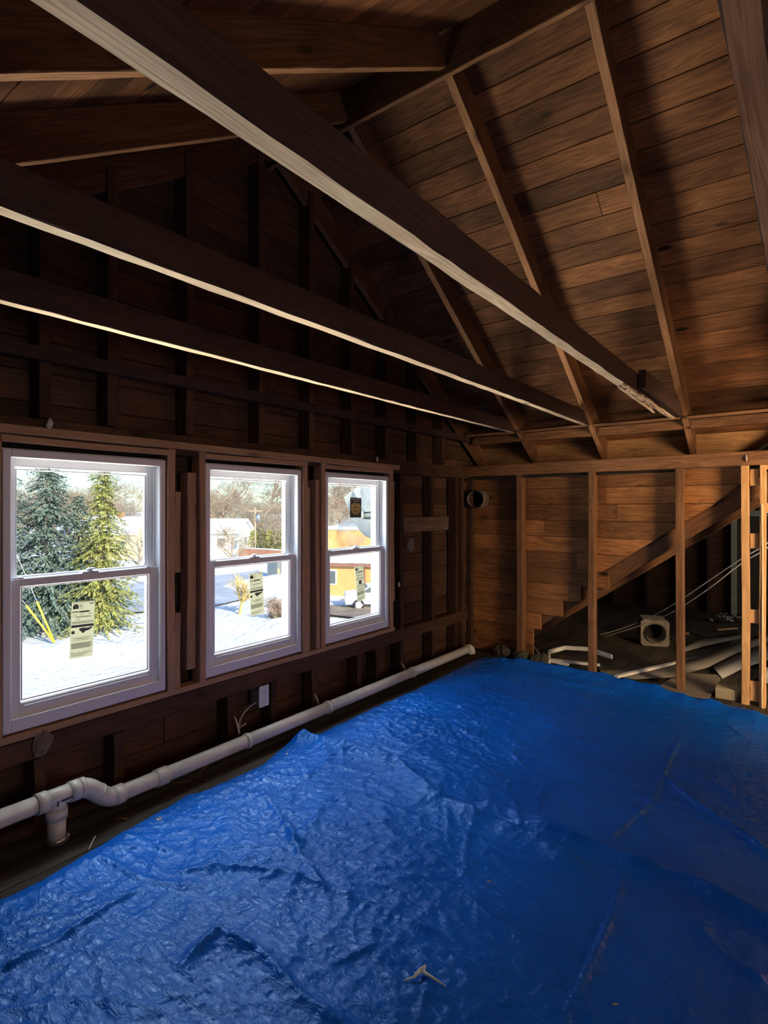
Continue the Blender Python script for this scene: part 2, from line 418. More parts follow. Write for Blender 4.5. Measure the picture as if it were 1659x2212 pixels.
mb.build('ceiling_side_attic', [M_wingY, M_black], kind='structure', origin=(0,0,0))
mb = MB(); mb.box((3.9, 4.8, 0), (3.93, 8.3, 3.2), 0); mb.box((-.35, 4.8, -.1), (-.33, 8.3, .3), 1)
mb.prism([(3.9,4.99,1.6),(3.9,4.99,2.9),(1.6,4.99,1.6)], (0,.015,0), 1)
mb.build('wall_side_attic_end', [M_wingY, M_black], kind='structure', origin=(0,0,0))
d1 = empty('door_1', (1.75, 8.2, 0), kind='structure')
mgr = plain('pale_green_paint', (.36,.40,.34), .6, noise=.2)
MB().box((1.74, 8.17, 0), (1.80, 8.24, 1.22), 0, None, .003).box((1.74, 8.17, 1.22), (2.62, 8.24, 1.29), 0, None, .003).box((2.56, 8.17, 0), (2.62, 8.24, 1.22), 0, None, .003).build('casing', mgr, d1)
MB().box((1.80, 8.21, .01), (2.56, 8.235, 1.22), 0, None, .003).build('door_panel', plain('dark_door', (.05,.04,.03), .7), d1)
for i, xx in enumerate((.35, .78, 1.18, 1.5)):
    timber('stud', (xx, 8.20, 0), (xx, 8.20, DZ(xx)+.12), .045, .09, M_wingY if False else M_stud, (0,1,0),
           label=['dark stud standing nearest the low eave on the side attic back wall', 'dark stud on the back wall behind the square flue block', 'dark stud on the back wall between the flue block and green door casing', 'dark stud on the back wall just left of the pale green door casing'][i], cat='stud', group='studs on the side attic back wall')

# diagonal timbers of the side attic roof
timber('rafter', FW(.25, .165, DZ(.25)-.068), FW(2.75, .165, DZ(2.75)-.068), .05, .115, M_kstud, (0,0,1), label='upper weathered diagonal rafter rising right behind the knee wall posts', cat='rafter')
timber('rafter', FW(.35, .28, DZ(.35)-.135), FW(2.75, .28, DZ(2.75)-.135), .05, .10, M_kstud, (0,0,1), label='lower diagonal rafter rising right, just below its neighbour behind the knee wall posts', cat='rafter')
for i, yy in enumerate((5.55, 6.2, 6.85, 7.5)):
    timber('rafter', (.0, yy, DZ(0)+.09), (3.6, yy, DZ(3.6)+.09), .045, .12, M_stud, (0,0,1), label='dark sloping rafter deep inside the side attic, ' + ['nearest of four', 'second from the front', 'third from the front', 'farthest of four'][i], cat='rafter', group='rafters inside the side attic')

# ------------------------------------------------------------------ ridge and rafters
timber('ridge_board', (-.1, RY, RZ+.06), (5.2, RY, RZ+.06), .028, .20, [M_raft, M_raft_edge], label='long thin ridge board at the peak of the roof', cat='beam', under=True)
RX = [-.055, .5, 1.11, 1.77, 2.465, 3.1, 3.7, 4.3, 4.9]
FL = ['far-slope rafter against the window wall, highest and darkest', 'far-slope rafter meeting the end of the third ceiling joist, nearest the window wall', 'far-slope rafter between the two long ceiling joists, nicked near the ridge',
      'far-slope rafter with bright lit edge running down to the splintered joist end', 'far-slope rafter overhead just right of the view', None, None, None, None]
NL = ['near-slope rafter against the window wall', 'near-slope rafter with thin lit edge, lower left of the ridge', 'near-slope rafter with bright orange edge crossing the top left', 'near-slope rafter overhead behind the long joist', None, None, None, None, None]
for i, x in enumerate(RX):
    for s, LB in ((1, FL), (-1, NL)):
        if LB[i] is None: continue
        ye = 4.92 if s > 0 else -.32
        y0 = RY + s*.016
        off = Vector((0, s*ST, CT))*(RD*CT/2)
        p0 = Vector((x+.0225, y0, roofz(y0))) + off; p1 = Vector((x+.0225, ye, roofz(ye))) + off
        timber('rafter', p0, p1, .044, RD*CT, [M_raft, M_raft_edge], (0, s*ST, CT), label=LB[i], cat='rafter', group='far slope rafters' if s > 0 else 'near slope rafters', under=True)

# ------------------------------------------------------------------ ceiling joists
JH = CAM.z + .647
def joist(xa, xb, ya, yb, lab, parent=None):
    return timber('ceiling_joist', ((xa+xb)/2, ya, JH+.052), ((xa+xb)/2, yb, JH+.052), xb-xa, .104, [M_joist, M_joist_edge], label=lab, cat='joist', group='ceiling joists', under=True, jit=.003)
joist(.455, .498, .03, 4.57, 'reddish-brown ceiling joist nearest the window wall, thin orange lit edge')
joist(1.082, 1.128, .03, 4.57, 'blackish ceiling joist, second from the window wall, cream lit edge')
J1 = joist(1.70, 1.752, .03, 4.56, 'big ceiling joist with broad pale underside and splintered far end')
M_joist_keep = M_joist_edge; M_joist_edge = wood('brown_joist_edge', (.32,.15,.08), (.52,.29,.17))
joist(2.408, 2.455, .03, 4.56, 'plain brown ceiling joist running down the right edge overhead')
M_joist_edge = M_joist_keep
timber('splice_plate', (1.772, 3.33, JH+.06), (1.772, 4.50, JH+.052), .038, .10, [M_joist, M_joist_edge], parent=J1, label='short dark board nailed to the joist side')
for (ya, yb, dx, dz) in ((3.10, 3.95, -.016, -.014), (3.55, 4.05, .012, -.008), (4.0, 4.32, .02, -.012)):
    timber('splinter', (1.727+dx, ya, JH+dz), (1.727+dx*1.4, yb, JH+dz-.012), .014, .009, [M_joist_edge], parent=J1, ch=.002, jit=.004)
mb = MB()
for k in range(26):
    y = random.uniform(3.0, 4.3); mb.box((1.705+random.random()*.035, y, JH-.012-random.random()*.006), (1.71+random.random()*.04, y+random.uniform(.03,.10), JH+.004))
mb.build('broken_fibres', M_joist_edge, J1, kind='stuff')

# eave nailers between rafters
XR = [.0, .5, 1.11, 1.77, 2.465, 3.1]
for i in range(len(XR)-1):
    a, b = XR[i]+.047, XR[i+1]-.003
    nm = ['beside the window wall', 'between the two leftmost joist ends', 'between the second joist and the splintered joist', 'right of the splintered joist end', 'at the right edge of the eave'][i]
    timber('nailer', (a, 4.53, JH+.005), (b, 4.53, JH+.005), .07, .022, M_kstud, (0,-.25,1), label='flat nailer board under the eave ' + nm, cat='board', group='eave nailer boards')
    timber('blocking', (a, 4.64, JH-.035), (b, 4.64, JH-.035), .02, .07, M_kstud, (0,.3,1), label='upright blocking board at the eave ' + nm, cat='board', group='eave blocking boards')

# ------------------------------------------------------------------ far knee wall framing
timber('wall_plate', FW(-.05, .045, (PZ0+PZ1)/2), FW(5.1, .045, (PZ0+PZ1)/2), .10, .095, [M_kstud, M_raft_edge], label='long horizontal top plate resting on the far knee wall studs', cat='beam', under=False)
for i, (x, wd) in enumerate(((.50, .052), (1.125, .046), (1.762, .048), (2.165, .046))):
    lab = ['knee wall stud nearest the window wall, boards behind it', 'reddish knee wall stud where the diagonal rafter disappears', 'free-standing knee wall stud in front of the square flue block', 'bright orange stud at the left of the doorway'][i]
    timber('knee_wall_stud', FW(x, .045, 0), FW(x, .045, PZ0), wd, .088, M_bright if i == 3 else M_kstud, (0,1,0), label=lab, cat='stud', group='far knee wall studs')
df = empty('door_2', FW(2.3, .04, 0), kind='structure')
M_strip = plain('pale_lath_edge', (.82,.66,.40), .7, noise=.1)
timber('jamb_stud', FW(2.262, .045, 0), FW(2.262, .045, PZ0), .034, .095, M_bright, (0,1,0), parent=df)
timber('edge_strip', FW(2.262, -.006, 0), FW(2.262, -.006, 1.345), .010, .006, M_strip, (0,1,0), parent=df, ch=.001)
for z0, z1 in ((1.47,1.58), (1.05,1.15), (.55,.64), (.03,.16)):
    timber('spacer_block', FW(2.216, .03, z0), FW(2.216, .03, z1), .052, .02, M_bright, (0,1,0), parent=df)
timber('door_header', FW(2.28, .03, 1.325), FW(3.0, .03, 1.325), .03, .055, M_bright, parent=df)
timber('door_header', FW(2.28, .03, 1.59), FW(3.0, .03, 1.59), .03, .03, M_bright, parent=df)
timber('jamb_stud', FW(2.98, .045, 0), FW(2.98, .045, PZ0), .045, .09, M_bright, (0,1,0), parent=df)
timber('header_strip', FW(2.285, .01, 1.293), FW(2.97, .01, 1.293), .006, .010, M_strip, parent=df, ch=.001)

# ------------------------------------------------------------------ gable wall framing
timber('wall_plate', (-.045, -.35, 1.635), (-.045, 4.62, 1.635), .09, .10, M_stud, label='dark top plate above the windows on the window wall', cat='beam')
timber('ledger_board', (.015, -.2, JH-.02), (.015, 4.6, JH-.02), .03, .055, M_joist, label='dark ledger board across the studs high above the windows', cat='board')
timber('wall_plate', (-.045, -.35, .345), (-.045, 4.62, .345), .088, .09, M_stud, label='dark horizontal sill beam under the three windows', cat='beam')
timber('wall_plate', (-.045, -.35, .022), (-.045, 4.62, .022), .09, .044, M_stud, label='bottom plate on the floor behind the white pipe', cat='beam')
US = [.60, 1.02, 1.30, 1.70, 2.17, 2.58, 2.98, 3.38, 3.79, 4.19]
WH = ['out to the left of', 'high over the left half of', 'high over the right half of', 'high over the gap right of', 'high over the middle window, left part, of', 'high over the gap left of', 'high over the left half of', 'high over the right side of', 'up and to the right of', 'far up and to the right of']
WW = ['the first window', 'the first window', 'the first window', 'the first window', 'the row', 'the third window', 'the third window', 'the third window', 'the third window', 'the third window']
for i, y in enumerate(US):
    timber('gable_stud', (-.045, y, 1.69), (-.045, y, roofz(y)+.10), .045, .088, M_stud, (1,0,0), label='upper gable stud ' + WH[i] + ' ' + WW[i], cat='stud', group='upper gable studs')
LS = [(.60,'left of the first window, above the pipe end'), (1.00,'under the first window, topped by a plaster lump'), (1.33,'under the right half of the first window'), (1.955,'left of the outlet, by the cable stub'), (2.262,'just right of the white outlet'), (2.60,'under the gap between middle and third window'), (3.05,'under the left part of the third window'), (3.26,'under the right part of the third window')]
for y, t in LS:
    timber('cripple_stud', (-.045, y, .044), (-.045, y, .30), .045, .088, M_stud, (1,0,0), label='short dark cripple stud ' + t, cat='stud', group='cripple studs below the windows')
for y, t in ((3.57, 'just right of the third window'), (4.02, 'passing behind the bolted plank'), (4.42, 'left of the corner pair'), (4.53, 'in the room corner, right of the corner pair')):
    timber('gable_stud', (-.045, y, .044), (-.045, y, 1.585), .045, .088, M_stud, (1,0,0), label='full height dark stud ' + t, cat='stud', group='studs right of the windows')
timber('corner_post', (.012, YW(0)-.015, 0), (.012, YW(0)-.015, PZ0), .045, .05, M_stud, (1,0,0), label='dark corner post where window wall meets knee wall', cat='stud')

# light new lumber around the windows
Z_T = CAM.z + .289
timber('window_header_board', (.01, .78, Z_T+.018), (.01, 3.494, Z_T+.018), .038, .036, M_new, label='long light-brown header board across the tops of all three windows', cat='board')
for i, (a, b) in enumerate(WIN):
    n_ = ['first', 'middle', 'third'][i]
    timber('window_header_board', (.0, a-.01, Z_T-.018), (.0, b+.01, Z_T-.018), .03, .028, M_new, label='second thin header board directly above the ' + n_ + ' window', cat='board', group='thin header boards')
timber('window_stool_board', (-.03, .78, .41), (-.03, 3.46, .41), .075, .028, M_new, label='light-brown board running under all three windows', cat='board')
def vb(y0, y1, z0, z1, xf, lab, dp=.07):
    timber('window_stud', (xf-dp/2, (y0+y1)/2, z0), (xf-dp/2, (y0+y1)/2, z1), y1-y0, dp, M_new, (1,0,0), label=lab, cat='stud', group='new studs beside the windows')
zb = .425; zt = Z_T
vb(.822, .860, zb, zt, .008, 'new light stud at the left edge of the first window')
vb(1.568, 1.608, zb, zt, .012, 'new light stud hugging the right side of the first window')
vb(1.611, 1.645, zb, .80, .0, 'short new block piece, lower one beside the first window')
vb(1.611, 1.645, 1.0, 1.40, .0, 'short new block piece, upper one beside the first window')
vb(1.69, 1.742, .50, 1.50, -.01, 'thick light stud set back left of the middle window')
vb(1.748, 1.785, zb, zt, .012, 'new light stud hugging the left side of the middle window')
vb(2.489, 2.528, zb, zt, .012, 'new light stud hugging the right side of the middle window')
vb(2.531, 2.560, zb, 1.45, .0, 'narrow new stud, second right of the middle window')
vb(2.612, 2.648, zb, 1.50, .0, 'narrow new stud, second left of the third window')
vb(2.652, 2.692, zb, zt, .012, 'new light stud hugging the left side of the third window')
vb(3.397, 3.435, zb, zt, .012, 'new light stud hugging the right side of the third window')
vb(3.438, 3.468, .62, 1.52, .0, 'narrow new stud, outermost right of the third window')

# ------------------------------------------------------------------ windows
def rect_frame(y0, y1, z0, z1, tl, tr, tb, tt, x0, x1, mb, ch=.003):
    mb.box((x0, y0, z0), (x1, y0+tl, z1), 0, None, ch); mb.box((x0, y1-tr, z0), (x1, y1, z1), 0, None, ch)
    mb.box((x0, y0+tl, z0), (x1, y1-tr, z0+tb), 0, None, ch); mb.box((x0, y0+tl, z1-tt), (x1, y1-tr, z1), 0, None, ch)
MID = CAM.z - .30
for i, (a, b) in enumerate(WIN):
    wn = empty('window_%d' % (i+1), (0, (a+b)/2, WZ0), kind='structure')
    mb = MB(); rect_frame(a, b, WZ0, WZ1, .03, .03, .052, .032, -.028, 0, mb)               # interior frame face
    rect_frame(a-.006, b+.006, WZ0-.006, WZ1+.006, .030, .030, .046, .030, -.15, -.028, mb, .001)  # jamb depth
    mb.box((-.055, a+.022, WZ0+.03), (-.05, a+.035, WZ1-.03)); mb.box((-.055, b-.035, WZ0+.03), (-.05, b-.022, WZ1-.03))
    mb.build('frame', M_vinyl, wn)
    mb = MB(); rect_frame(a+.027, b-.027, WZ0+.046, MID+.017, .044, .044, .058, .034, -.052, -.022, mb)
    rect_frame(a+.074, b-.074, WZ0+.110, MID-.017, .006, .006, .006, .006, -.046, -.030, mb, .001)
    mb.box((-.022, a+.08, WZ0+.085), (-.016, b-.08, WZ0+.093), 0, None, .002)
    ls = mb.build('lower_sash', M_vinyl, wn)
    MB().box((-.040, a+.078, WZ0+.113), (-.036, b-.078, MID-.018)).build('glass_pane', M_glass, ls)
    mb = MB(); rect_frame(a+.024, b-.024, MID-.012, WZ1-.023, .040, .040, .030, .040, -.088, -.058, mb)
    rect_frame(a+.066, b-.066, MID+.018, WZ1-.072, .006, .006, .006, .006, -.083, -.064, mb, .001)
    us = mb.build('upper_sash', M_vinyl, wn)
    MB().box((-.076, a+.07, MID+.022), (-.072, b-.07, WZ1-.076)).build('glass_pane', M_glass, us)
    c = (a+b)/2; mb = MB()
    mb.box((-.055, c-.035, MID+.017), (-.022, c+.035, MID+.023), 0, None, .002); mb.lathe([(.014,0),(.014,.008),(.010,.012),(.0,.012)], (-.038, c, MID+.023), 14)
    mb.box((-.045, c-.008, MID+.030), (-.018, c+.022, MID+.037), 0, None, .003)
    mb.build('sash_lock', M_vinyl, ls)
    for yy in (a+.065, b-.065):
        MB().box((-.045, yy-.02, MID+.017), (-.025, yy+.02, MID+.022), 0, None, .002).build('tilt_latch', M_vinyl, ls)

# energy labels on the panes -------------------------------------------------
def textmesh(body, size, M, mat, mb=None, mi=0):
    cu = bpy.data.curves.new('t', 'FONT'); cu.body = body; cu.size = size; cu.align_x = 'CENTER'; cu.align_y = 'CENTER'
    o = bpy.data.objects.new('t', cu); C.objects.link(o); dg = bpy.context.evaluated_depsgraph_get(); me = bpy.data.meshes.new_from_object(o.evaluated_get(dg))
    vs = [M @ v.co for v in me.vertices]; fs = [list(p.vertices) for p in me.polygons]; bpy.data.objects.remove(o); bpy.data.curves.remove(cu)
    mb.add(vs, fs, mi)
def energy_label(px, top, bot, tilt, idx):
    X = -.0345; p = atX(px[0], top, X); q = atX(px[1], bot, X); H = p.z-q.z; Wd = atX(px[3], top, X).y - atX(px[2], top, X).y
    cen = Vector((X, (p.y+q.y)/2, (p.z+q.z)/2))
    M = Matrix.Translation(cen) @ Matrix.Rotation(tilt, 4, 'X') @ Matrix(((0,0,1,0),(1,0,0,0),(0,1,0,0),(0,0,0,1)))   # local x->Y, y->Z, z->X
    lab = ['paper energy label stuck on the lower pane of the first window, over the snowbank', 'paper energy label on the lower pane of the middle window beside the bare little tree', 'paper energy label on the lower pane of the third window, against the brick building'][idx]
    mb = MB(); mb.box((-Wd/2, -H/2, -.0003), (Wd/2, H/2, .0003), 0, M)
    paper = mb.build('energy_label', M_lab, label=lab, cat='label', group='energy labels on the panes')
    mk = MB(); w2, h2 = Wd, H
    def bar(x0, x1, y0, y1, mi=0): mk.box(((x0-.5)*w2, (.5-y1)*h2, .0004), ((x1-.5)*w2, (.5-y0)*h2, .0007), mi, M)
    def poly(pts, mi=0): mk.prism([M @ Vector(((x-.5)*w2, (.5-y)*h2, .0004)) for x, y in pts], M.to_3x3() @ Vector((0,0,.0003)), mi)
    bar(.03,.97,.012,.018,1)
    # arch emblem
    arch = [(.06,.125)] + [(.175 - .115*math.cos(a), .082 - .042*math.sin(a)) for a in np.linspace(0, math.pi, 12)] + [(.29,.125)]
    inner = [(.175+.075*math.cos(a), .085+.030*math.sin(a)) for a in np.linspace(0, 2*math.pi, 16)]
    poly(arch)
    mk.prism([M @ Vector(((x-.5)*w2, (.5-y)*h2, .0008)) for x, y in inner[:-1]], M.to_3x3() @ Vector((0,0,.0002)), 2)
    for k in range(5): bar(.33, .33+.10+.04*(k % 3), .052+k*.016, .058+k*.016, 1)
    bar(.78,.93,.038,.052,0)
    bar(.03,.97,.165,.168,1); bar(.03,.30,.172,.186,0); bar(.33,.78,.170,.196,1)
    bar(.03,.97,.262,.264,1); bar(.03,.97,.345,.347,1)
    rows_ = (('0.30', .15, .235), ('0.26', .45, .235), ('0.48', .80, .228), ('0.48', .28, .318))
    for t_, cx, cy in rows_: textmesh(t_, .034*h2, M @ Matrix.Translation(((cx-.5)*w2, (.5-cy)*h2, .0006)), None, mk, 0)
    bar(.18,.85,.268,.278,0)
    for k in range(4): bar(.04, .95, .352+k*.011, .357+k*.011, 1)
    if idx < 2:
        bar(.02,.98,.412,.455,0); mk.box(((.07-.5)*w2, (.5-.443)*h2, .0008), ((.93-.5)*w2, (.5-.427)*h2, .0010), 2, M)
        bar(.04,.17,.515,.565,0); mk.box(((.065-.5)*w2, (.5-.548)*h2, .0008), ((.145-.5)*w2, (.5-.53)*h2, .0010), 2, M)
        poly([(.36,.475),(.55,.47),(.75,.48),(.86,.465),(.95,.46),(.90,.49),(.80,.52),(.64,.535),(.52,.572),(.44,.535),(.37,.51)], 1)
    else:
        bar(.36,.66,.42,.53,0); mk.box(((.42-.5)*w2, (.5-.515)*h2, .0008), ((.60-.5)*w2, (.5-.435)*h2, .0010), 2, M); bar(.40,.62,.468,.480,0)
        bar(.06,.94,.565,.578,0)
    bar(.03,.97,.625,.628,1)
    for k in range(3): bar(.06+.1*k, .9-.08*k, .642+k*.014, .648+k*.014, 1)
    bar(.02,.98,.69,.695,0)
    for k in range(6): bar(.05, .95-.05*(k % 3), .735+k*.017, .745+k*.017, 1)
    for k in range(4): textmesh(['15','47','28','26'][k], .026*h2, M @ Matrix.Translation(((.12+.24*k-.5)*w2, (.5-.87)*h2, .0006)), None, mk, 1)
    bar(.02,.98,.905,.911,0)
    for k in range(3): bar(.05,.80-.1*k,.925+k*.017,.931+k*.017,1)
    mk.build('print', [M_ink, M_inkg, M_lab], paper)
energy_label((181, 175, 158, 208), 1299, 1420, .12*0-.045, 0)
energy_label((553, 556, 541, 570), 1237, 1328, .05, 1)
energy_label((775, 781, 766, 784), 1222, 1297, .11, 2)
# dark and gold maker's sticker on the upper pane of window 3, printed to read from outside
X = -.0705; p = atX(769, 1075, X); q = atX(768, 1118, X); H = p.z-q.z; Wd = atX(781, 1080, X).y - atX(757, 1080, X).y
cen = Vector((X, (p.y+q.y)/2, (p.z+q.z)/2)); M = Matrix.Translation(cen) @ Matrix.Rotation(-.02, 4, 'X') @ Matrix(((0,0,1,0),(1,0,0,0),(0,1,0,0),(0,0,0,1)))
st = MB().box((-Wd/2, -H/2, -.0003), (Wd/2, H/2, .0003), 0, M).build('maker_sticker', plain('sticker_black', (.045,.043,.038), .5), label='black and gold script sticker on the upper pane of the third window', cat='label')
mk = MB(); mk.box((-.45*Wd, .41*H, .0004), (.47*Wd, .445*H, .0006), 1, M); mk.box((-.25*Wd, .31*H, .0004), (.25*Wd, .335*H, .0006), 1, M)
pts = []
for k in range(28):
    a = 2*math.pi*k/28; xx = math.cos(a)*.44*Wd; yy = math.sin(a); yy = yy*(.20*H) if yy > 0 else yy*.37*H
    pts.append(M @ Vector((xx if yy < 0 else math.copysign(abs(math.cos(a))**.6*.44*Wd, math.cos(a)), yy+.02*H, .0004)))
mk.prism(pts, M.to_3x3() @ Vector((0,0,.0002)), 0)
mk.box((-.44*Wd, -.035*H, .0007), (.44*Wd, -.010*H, .0009), 2, M)
MM = M @ Matrix.Translation((0, .09*H, .0008)) @ Matrix.Diagonal((-1,1,1,1)) @ Matrix(((1,.35,0,0),(0,1,0,0),(0,0,1,0),(0,0,0,1)))
textmesh('Gella', .30*H, MM @ Matrix.Diagonal((.62,1,1,1)), None, mk, 2)
for k in range(3): mk.box(((-.28+.06*k)*Wd, (-.13-.055*k)*H, .0007), ((.28-.06*k)*Wd, (-.155-.055*k)*H, .0009), 2, M)
mk.build('print', [plain('sticker_gold', (.62,.44,.12), .5), plain('sticker_cream', (.60,.52,.42), .5), plain('sticker_brown', (.06,.045,.02), .5)], st)

# ------------------------------------------------------------------ white drain pipe
PX_ = .125
def pp(px, py): return atX(px, py, PX_)
R_ = .0335
pl = empty('drain_pipe', (PX_, 2.0, 0), 'white plastic drain pipe running along the floor under the windows', 'pipe')
tee = pp(122, 1722)
zl = tee.z
a0 = pp(-120, 1722+242*.358); a0.z = zl; t0 = Vector((PX_, tee.y-.075, zl)); t1 = Vector((PX_, tee.y+.085, zl))
MB().tube([Vector((PX_, .2, zl)), t0], R_, 24).build('pipe_length', M_pvc, pl)
# tee fitting with leg
mb = MB(); mb.tube([t0, t1], R_*1.06, 24); mb.tube([tee, (tee.x, tee.y, .115)], R_*1.0, 24)
for q0, q1 in ((t0, t0+Vector((0,.038,0))), (t1-Vector((0,.038,0)), t1)): mb.tube([q0, q1], R_*1.2, 24)
mb.tube([(tee.x, tee.y, .135), (tee.x, tee.y, .095)], R_*1.2, 24)
tf = mb.build('tee_fitting', M_pvc, pl)
MB().tube([(tee.x, tee.y, .10), (tee.x, tee.y, .012)], R_*1.0, 24).build('pipe_leg', M_pvc, pl)
MB().tube([(tee.x, tee.y, .0), (tee.x, tee.y, .024)], R_*1.13, 24).tube([(tee.x+.02,tee.y+.03,.0),(tee.x+.03,tee.y+.032,.03)], .006, 6).build('clamp_band', M_steel, pl)
mk = MB(); mk.box((tee.x+R_*1.0, tee.y-.012, zl-.022), (tee.x+R_*1.062, tee.y-.006, zl-.002)); mk.box((tee.x+R_*1.0, tee.y+.004, zl-.010), (tee.x+R_*1.075, tee.y+.055, zl-.002))
mk.build('print_mark', plain('black_print', (.02,.03,.07), .5), tf)
b0 = pp(262, 1716); b1 = pp(1020, 1397); zlow = (b0.z+b1.z)/2
zlow = max(.042, zlow)
# S bend down to the lower run
yb = t1.y; S = [(PX_, yb + .15*s_, zl + (zlow-zl)*(.5-.5*math.cos(math.pi*s_))) for s_ in np.linspace(0, 1, 14)]
S = [Vector(s_) for s_ in S]
mb = MB(); mb.tube([t1, S[0]] + S + [S[-1]+Vector((0,.03,0))], R_*1.13, 24); mb.tube([S[0], S[0]+Vector((0,.02,-.002))], R_*1.22, 24); mb.tube([S[-1]-Vector((0,.01,0)), S[-1]+Vector((0,.035,0))], R_*1.22, 24)
mb.tube([S[7]-(S[8]-S[6]).normalized()*.005, S[7]+(S[8]-S[6]).normalized()*.005], R_*1.2, 24)
mb.build('bend_fitting', M_pvc, pl)
ys = [S[-1].y] ; ye = 4.40
for (px, py) in ((348, 1668), (533, 1598), (708, 1530), (890, 1452)): ys.append(atX(px, py, PX_).y)
ys.append(ye)
for i in range(len(ys)-1):
    MB().tube([(PX_, ys[i], zlow), (PX_, ys[i+1], zlow)], R_, 24).build('pipe_length', M_pvc, pl)
for i, y in enumerate(ys[1:-1]):
    MB().tube([(PX_, y-.028, zlow), (PX_, y+.028, zlow)] if i == 0 else [(PX_, y-.010, zlow), (PX_, y+.012, zlow)], R_*1.18, 24).build('coupling', M_pvc, pl)
MB().tube([(PX_, ye-.02, zlow)] + [(PX_+.0+.05*math.sin(a)*0, ye+.045*math.sin(a), zlow-.045*(1-math.cos(a))) for a in np.linspace(0, math.pi/2, 8)] , R_*1.15, 24).build('elbow', M_pvc, pl)

# ------------------------------------------------------------------ blue tarp
def fade(t): return t*t*t*(t*(t*6-15)+10)
def perlin(x, y, seed=0):
    r = np.random.RandomState(seed); P = r.permutation(256); P = np.concatenate([P, P]); A = r.rand(256)*2*np.pi; gx, gy = np.cos(A), np.sin(A)
    xi = np.floor(x).astype(int); yi = np.floor(y).astype(int); xf = x-xi; yf = y-yi; u, v = fade(xf), fade(yf)
    def g(ix, iy, dx, dy):
        h = P[(P[ix & 255] + iy) & 255]; return gx[h]*dx + gy[h]*dy
    a = g(xi, yi, xf, yf); b = g(xi+1, yi, xf-1, yf); c = g(xi, yi+1, xf, yf-1); d = g(xi+1, yi+1, xf-1, yf-1)
    return ((a*(1-u)+b*u)*(1-v) + (c*(1-u)+d*u)*v)*1.4
edge = [(-150,2020),(0,1945),(91,1900),(295,1781),(405,1717),(439,1711),(570,1650),(625,1602),(641,1590),(665,1594),(700,1581),(811,1527),(898,1490),(1006,1436),(1050,1416)]
EL = [atZ(px, py, .01) for px, py in edge]; ely = np.array([p.y for p in EL]); elx = np.array([p.x for p in EL])
far = [(1050,1416),(1120,1427),(1217,1439),(1295,1452),(1458,1494),(1659,1541)]
EF = [atZ(px, py, .02) for px, py in far]; efx = np.array([p.x for p in EF]+[3.2,5]); efy = np.array([p.y for p in EF]+[EF[-1].y-.07, EF[-1].y-.2])
o_ = np.argsort(ely); ely, elx = ely[o_], elx[o_]
ST_ = .0075
gx = np.arange(.02, 3.7, ST_); gy = np.arange(-.38, 4.72, ST_); NX, NY = len(gx), len(gy)
Xg, Yg = np.meshgrid(gx, gy, indexing='ij')
XL = np.interp(Yg, ely, elx) + .006*perlin(Yg*6, Yg*0+.3, 9); YF = np.interp(Xg, efx, efy)
inside = (Xg > XL - ST_) & (Yg < YF + ST_)
Xc = np.maximum(Xg, XL); Yc = np.minimum(Yg, YF)
wx = Xc + .09*perlin(Xc*2.3, Yc*2.3, 1); wy = Yc + .09*perlin(Xc*2.3+5, Yc*2.3+7, 2)
def ridge(x, y, s, pw=1.6): n_ = np.abs(perlin(x, y, s)); return (1-np.clip(n_*2.0, 0, 1))**pw
crumple = np.clip(.55 + .9*perlin(Xc*.8+3, Yc*.8, 4) + np.clip(2.2-Xc, -1, 1.6)*.30, .34, 1.5)
Hh = .006*perlin(Xc*1.6, Yc*1.6, 3) + .006
Hh += crumple*(.0075*ridge(wx*2.3, wy*3.6, 11, 3.0) + .0050*ridge(wx*5.5+2, wy*7.5, 12, 2.5) + .0042*ridge(wx*13, wy*15, 13, 2.2) + .0026*ridge(wx*27, wy*25, 14, 1.5))
rot = .5; xr = wx*math.cos(rot)+wy*math.sin(rot); yr = -wx*math.sin(rot)+wy*math.cos(rot)
Hh += .0022*ridge(xr*4, yr*22, 15, 1.6)*np.clip(perlin(Xc*1.1+9, Yc*1.1, 16)*2+.3, 0, 1)
def polyridge(pts, hgt, wd, skew=0.0):
    global Hh
    P = [atZ(px, py, .01) for px, py in pts]; best = np.full(Xc.shape, 9.0); sd = np.zeros(Xc.shape); tt = np.zeros(Xc.shape)
    for i in range(len(P)-1):
        ax, ay, bx, by = P[i].x, P[i].y, P[i+1].x, P[i+1].y; dx, dy = bx-ax, by-ay; L2 = dx*dx+dy*dy
        t = np.clip(((Xc-ax)*dx+(Yc-ay)*dy)/L2, 0, 1); ex = Xc-ax-t*dx; ey = Yc-ay-t*dy; d_ = np.sqrt(ex*ex+ey*ey)
        m_ = d_ < best; best = np.where(m_, d_, best); sd = np.where(m_, np.sign(ex*dy-ey*dx), sd); tt = np.where(m_, (i+t)/(len(P)-1), tt)
    ww = wd*(1+skew*sd); en = np.clip(np.minimum(tt, 1-tt)*8+.35, 0, 1)
    Hh = Hh + 1.55*hgt*en*np.exp(-(best/(.8*ww))**1.25)*(1+.5*perlin(Xc*7, Yc*7, 31))
polyridge([(640,1592),(760,1625),(860,1655),(930,1720),(1040,1775),(1180,1830),(1260,1880)], .026, .050, .45)
polyridge([(1130,1790),(1270,1830),(1370,1872),(1480,1905),(1659,2000),(1800,2090)], .024, .045, -.4)
polyridge([(1040,1740),(1130,1770),(1260,1830)], .018, .05, .3)
polyridge([(1345,1885),(1320,1990),(1260,2120),(1215,2212)], .008, .012)
polyridge([(1435,1680),(1500,1740),(1580,1790),(1659,1850)], .016, .022)
polyridge([(1470,1595),(1430,1680),(1400,1745),(1300,1830)], .009, .014)
polyridge([(0,2105),(120,2040),(300,1925)], .012, .014)
polyridge([(380,1890),(480,1880),(620,1890),(800,1960),(1000,2050)], .010, .016)
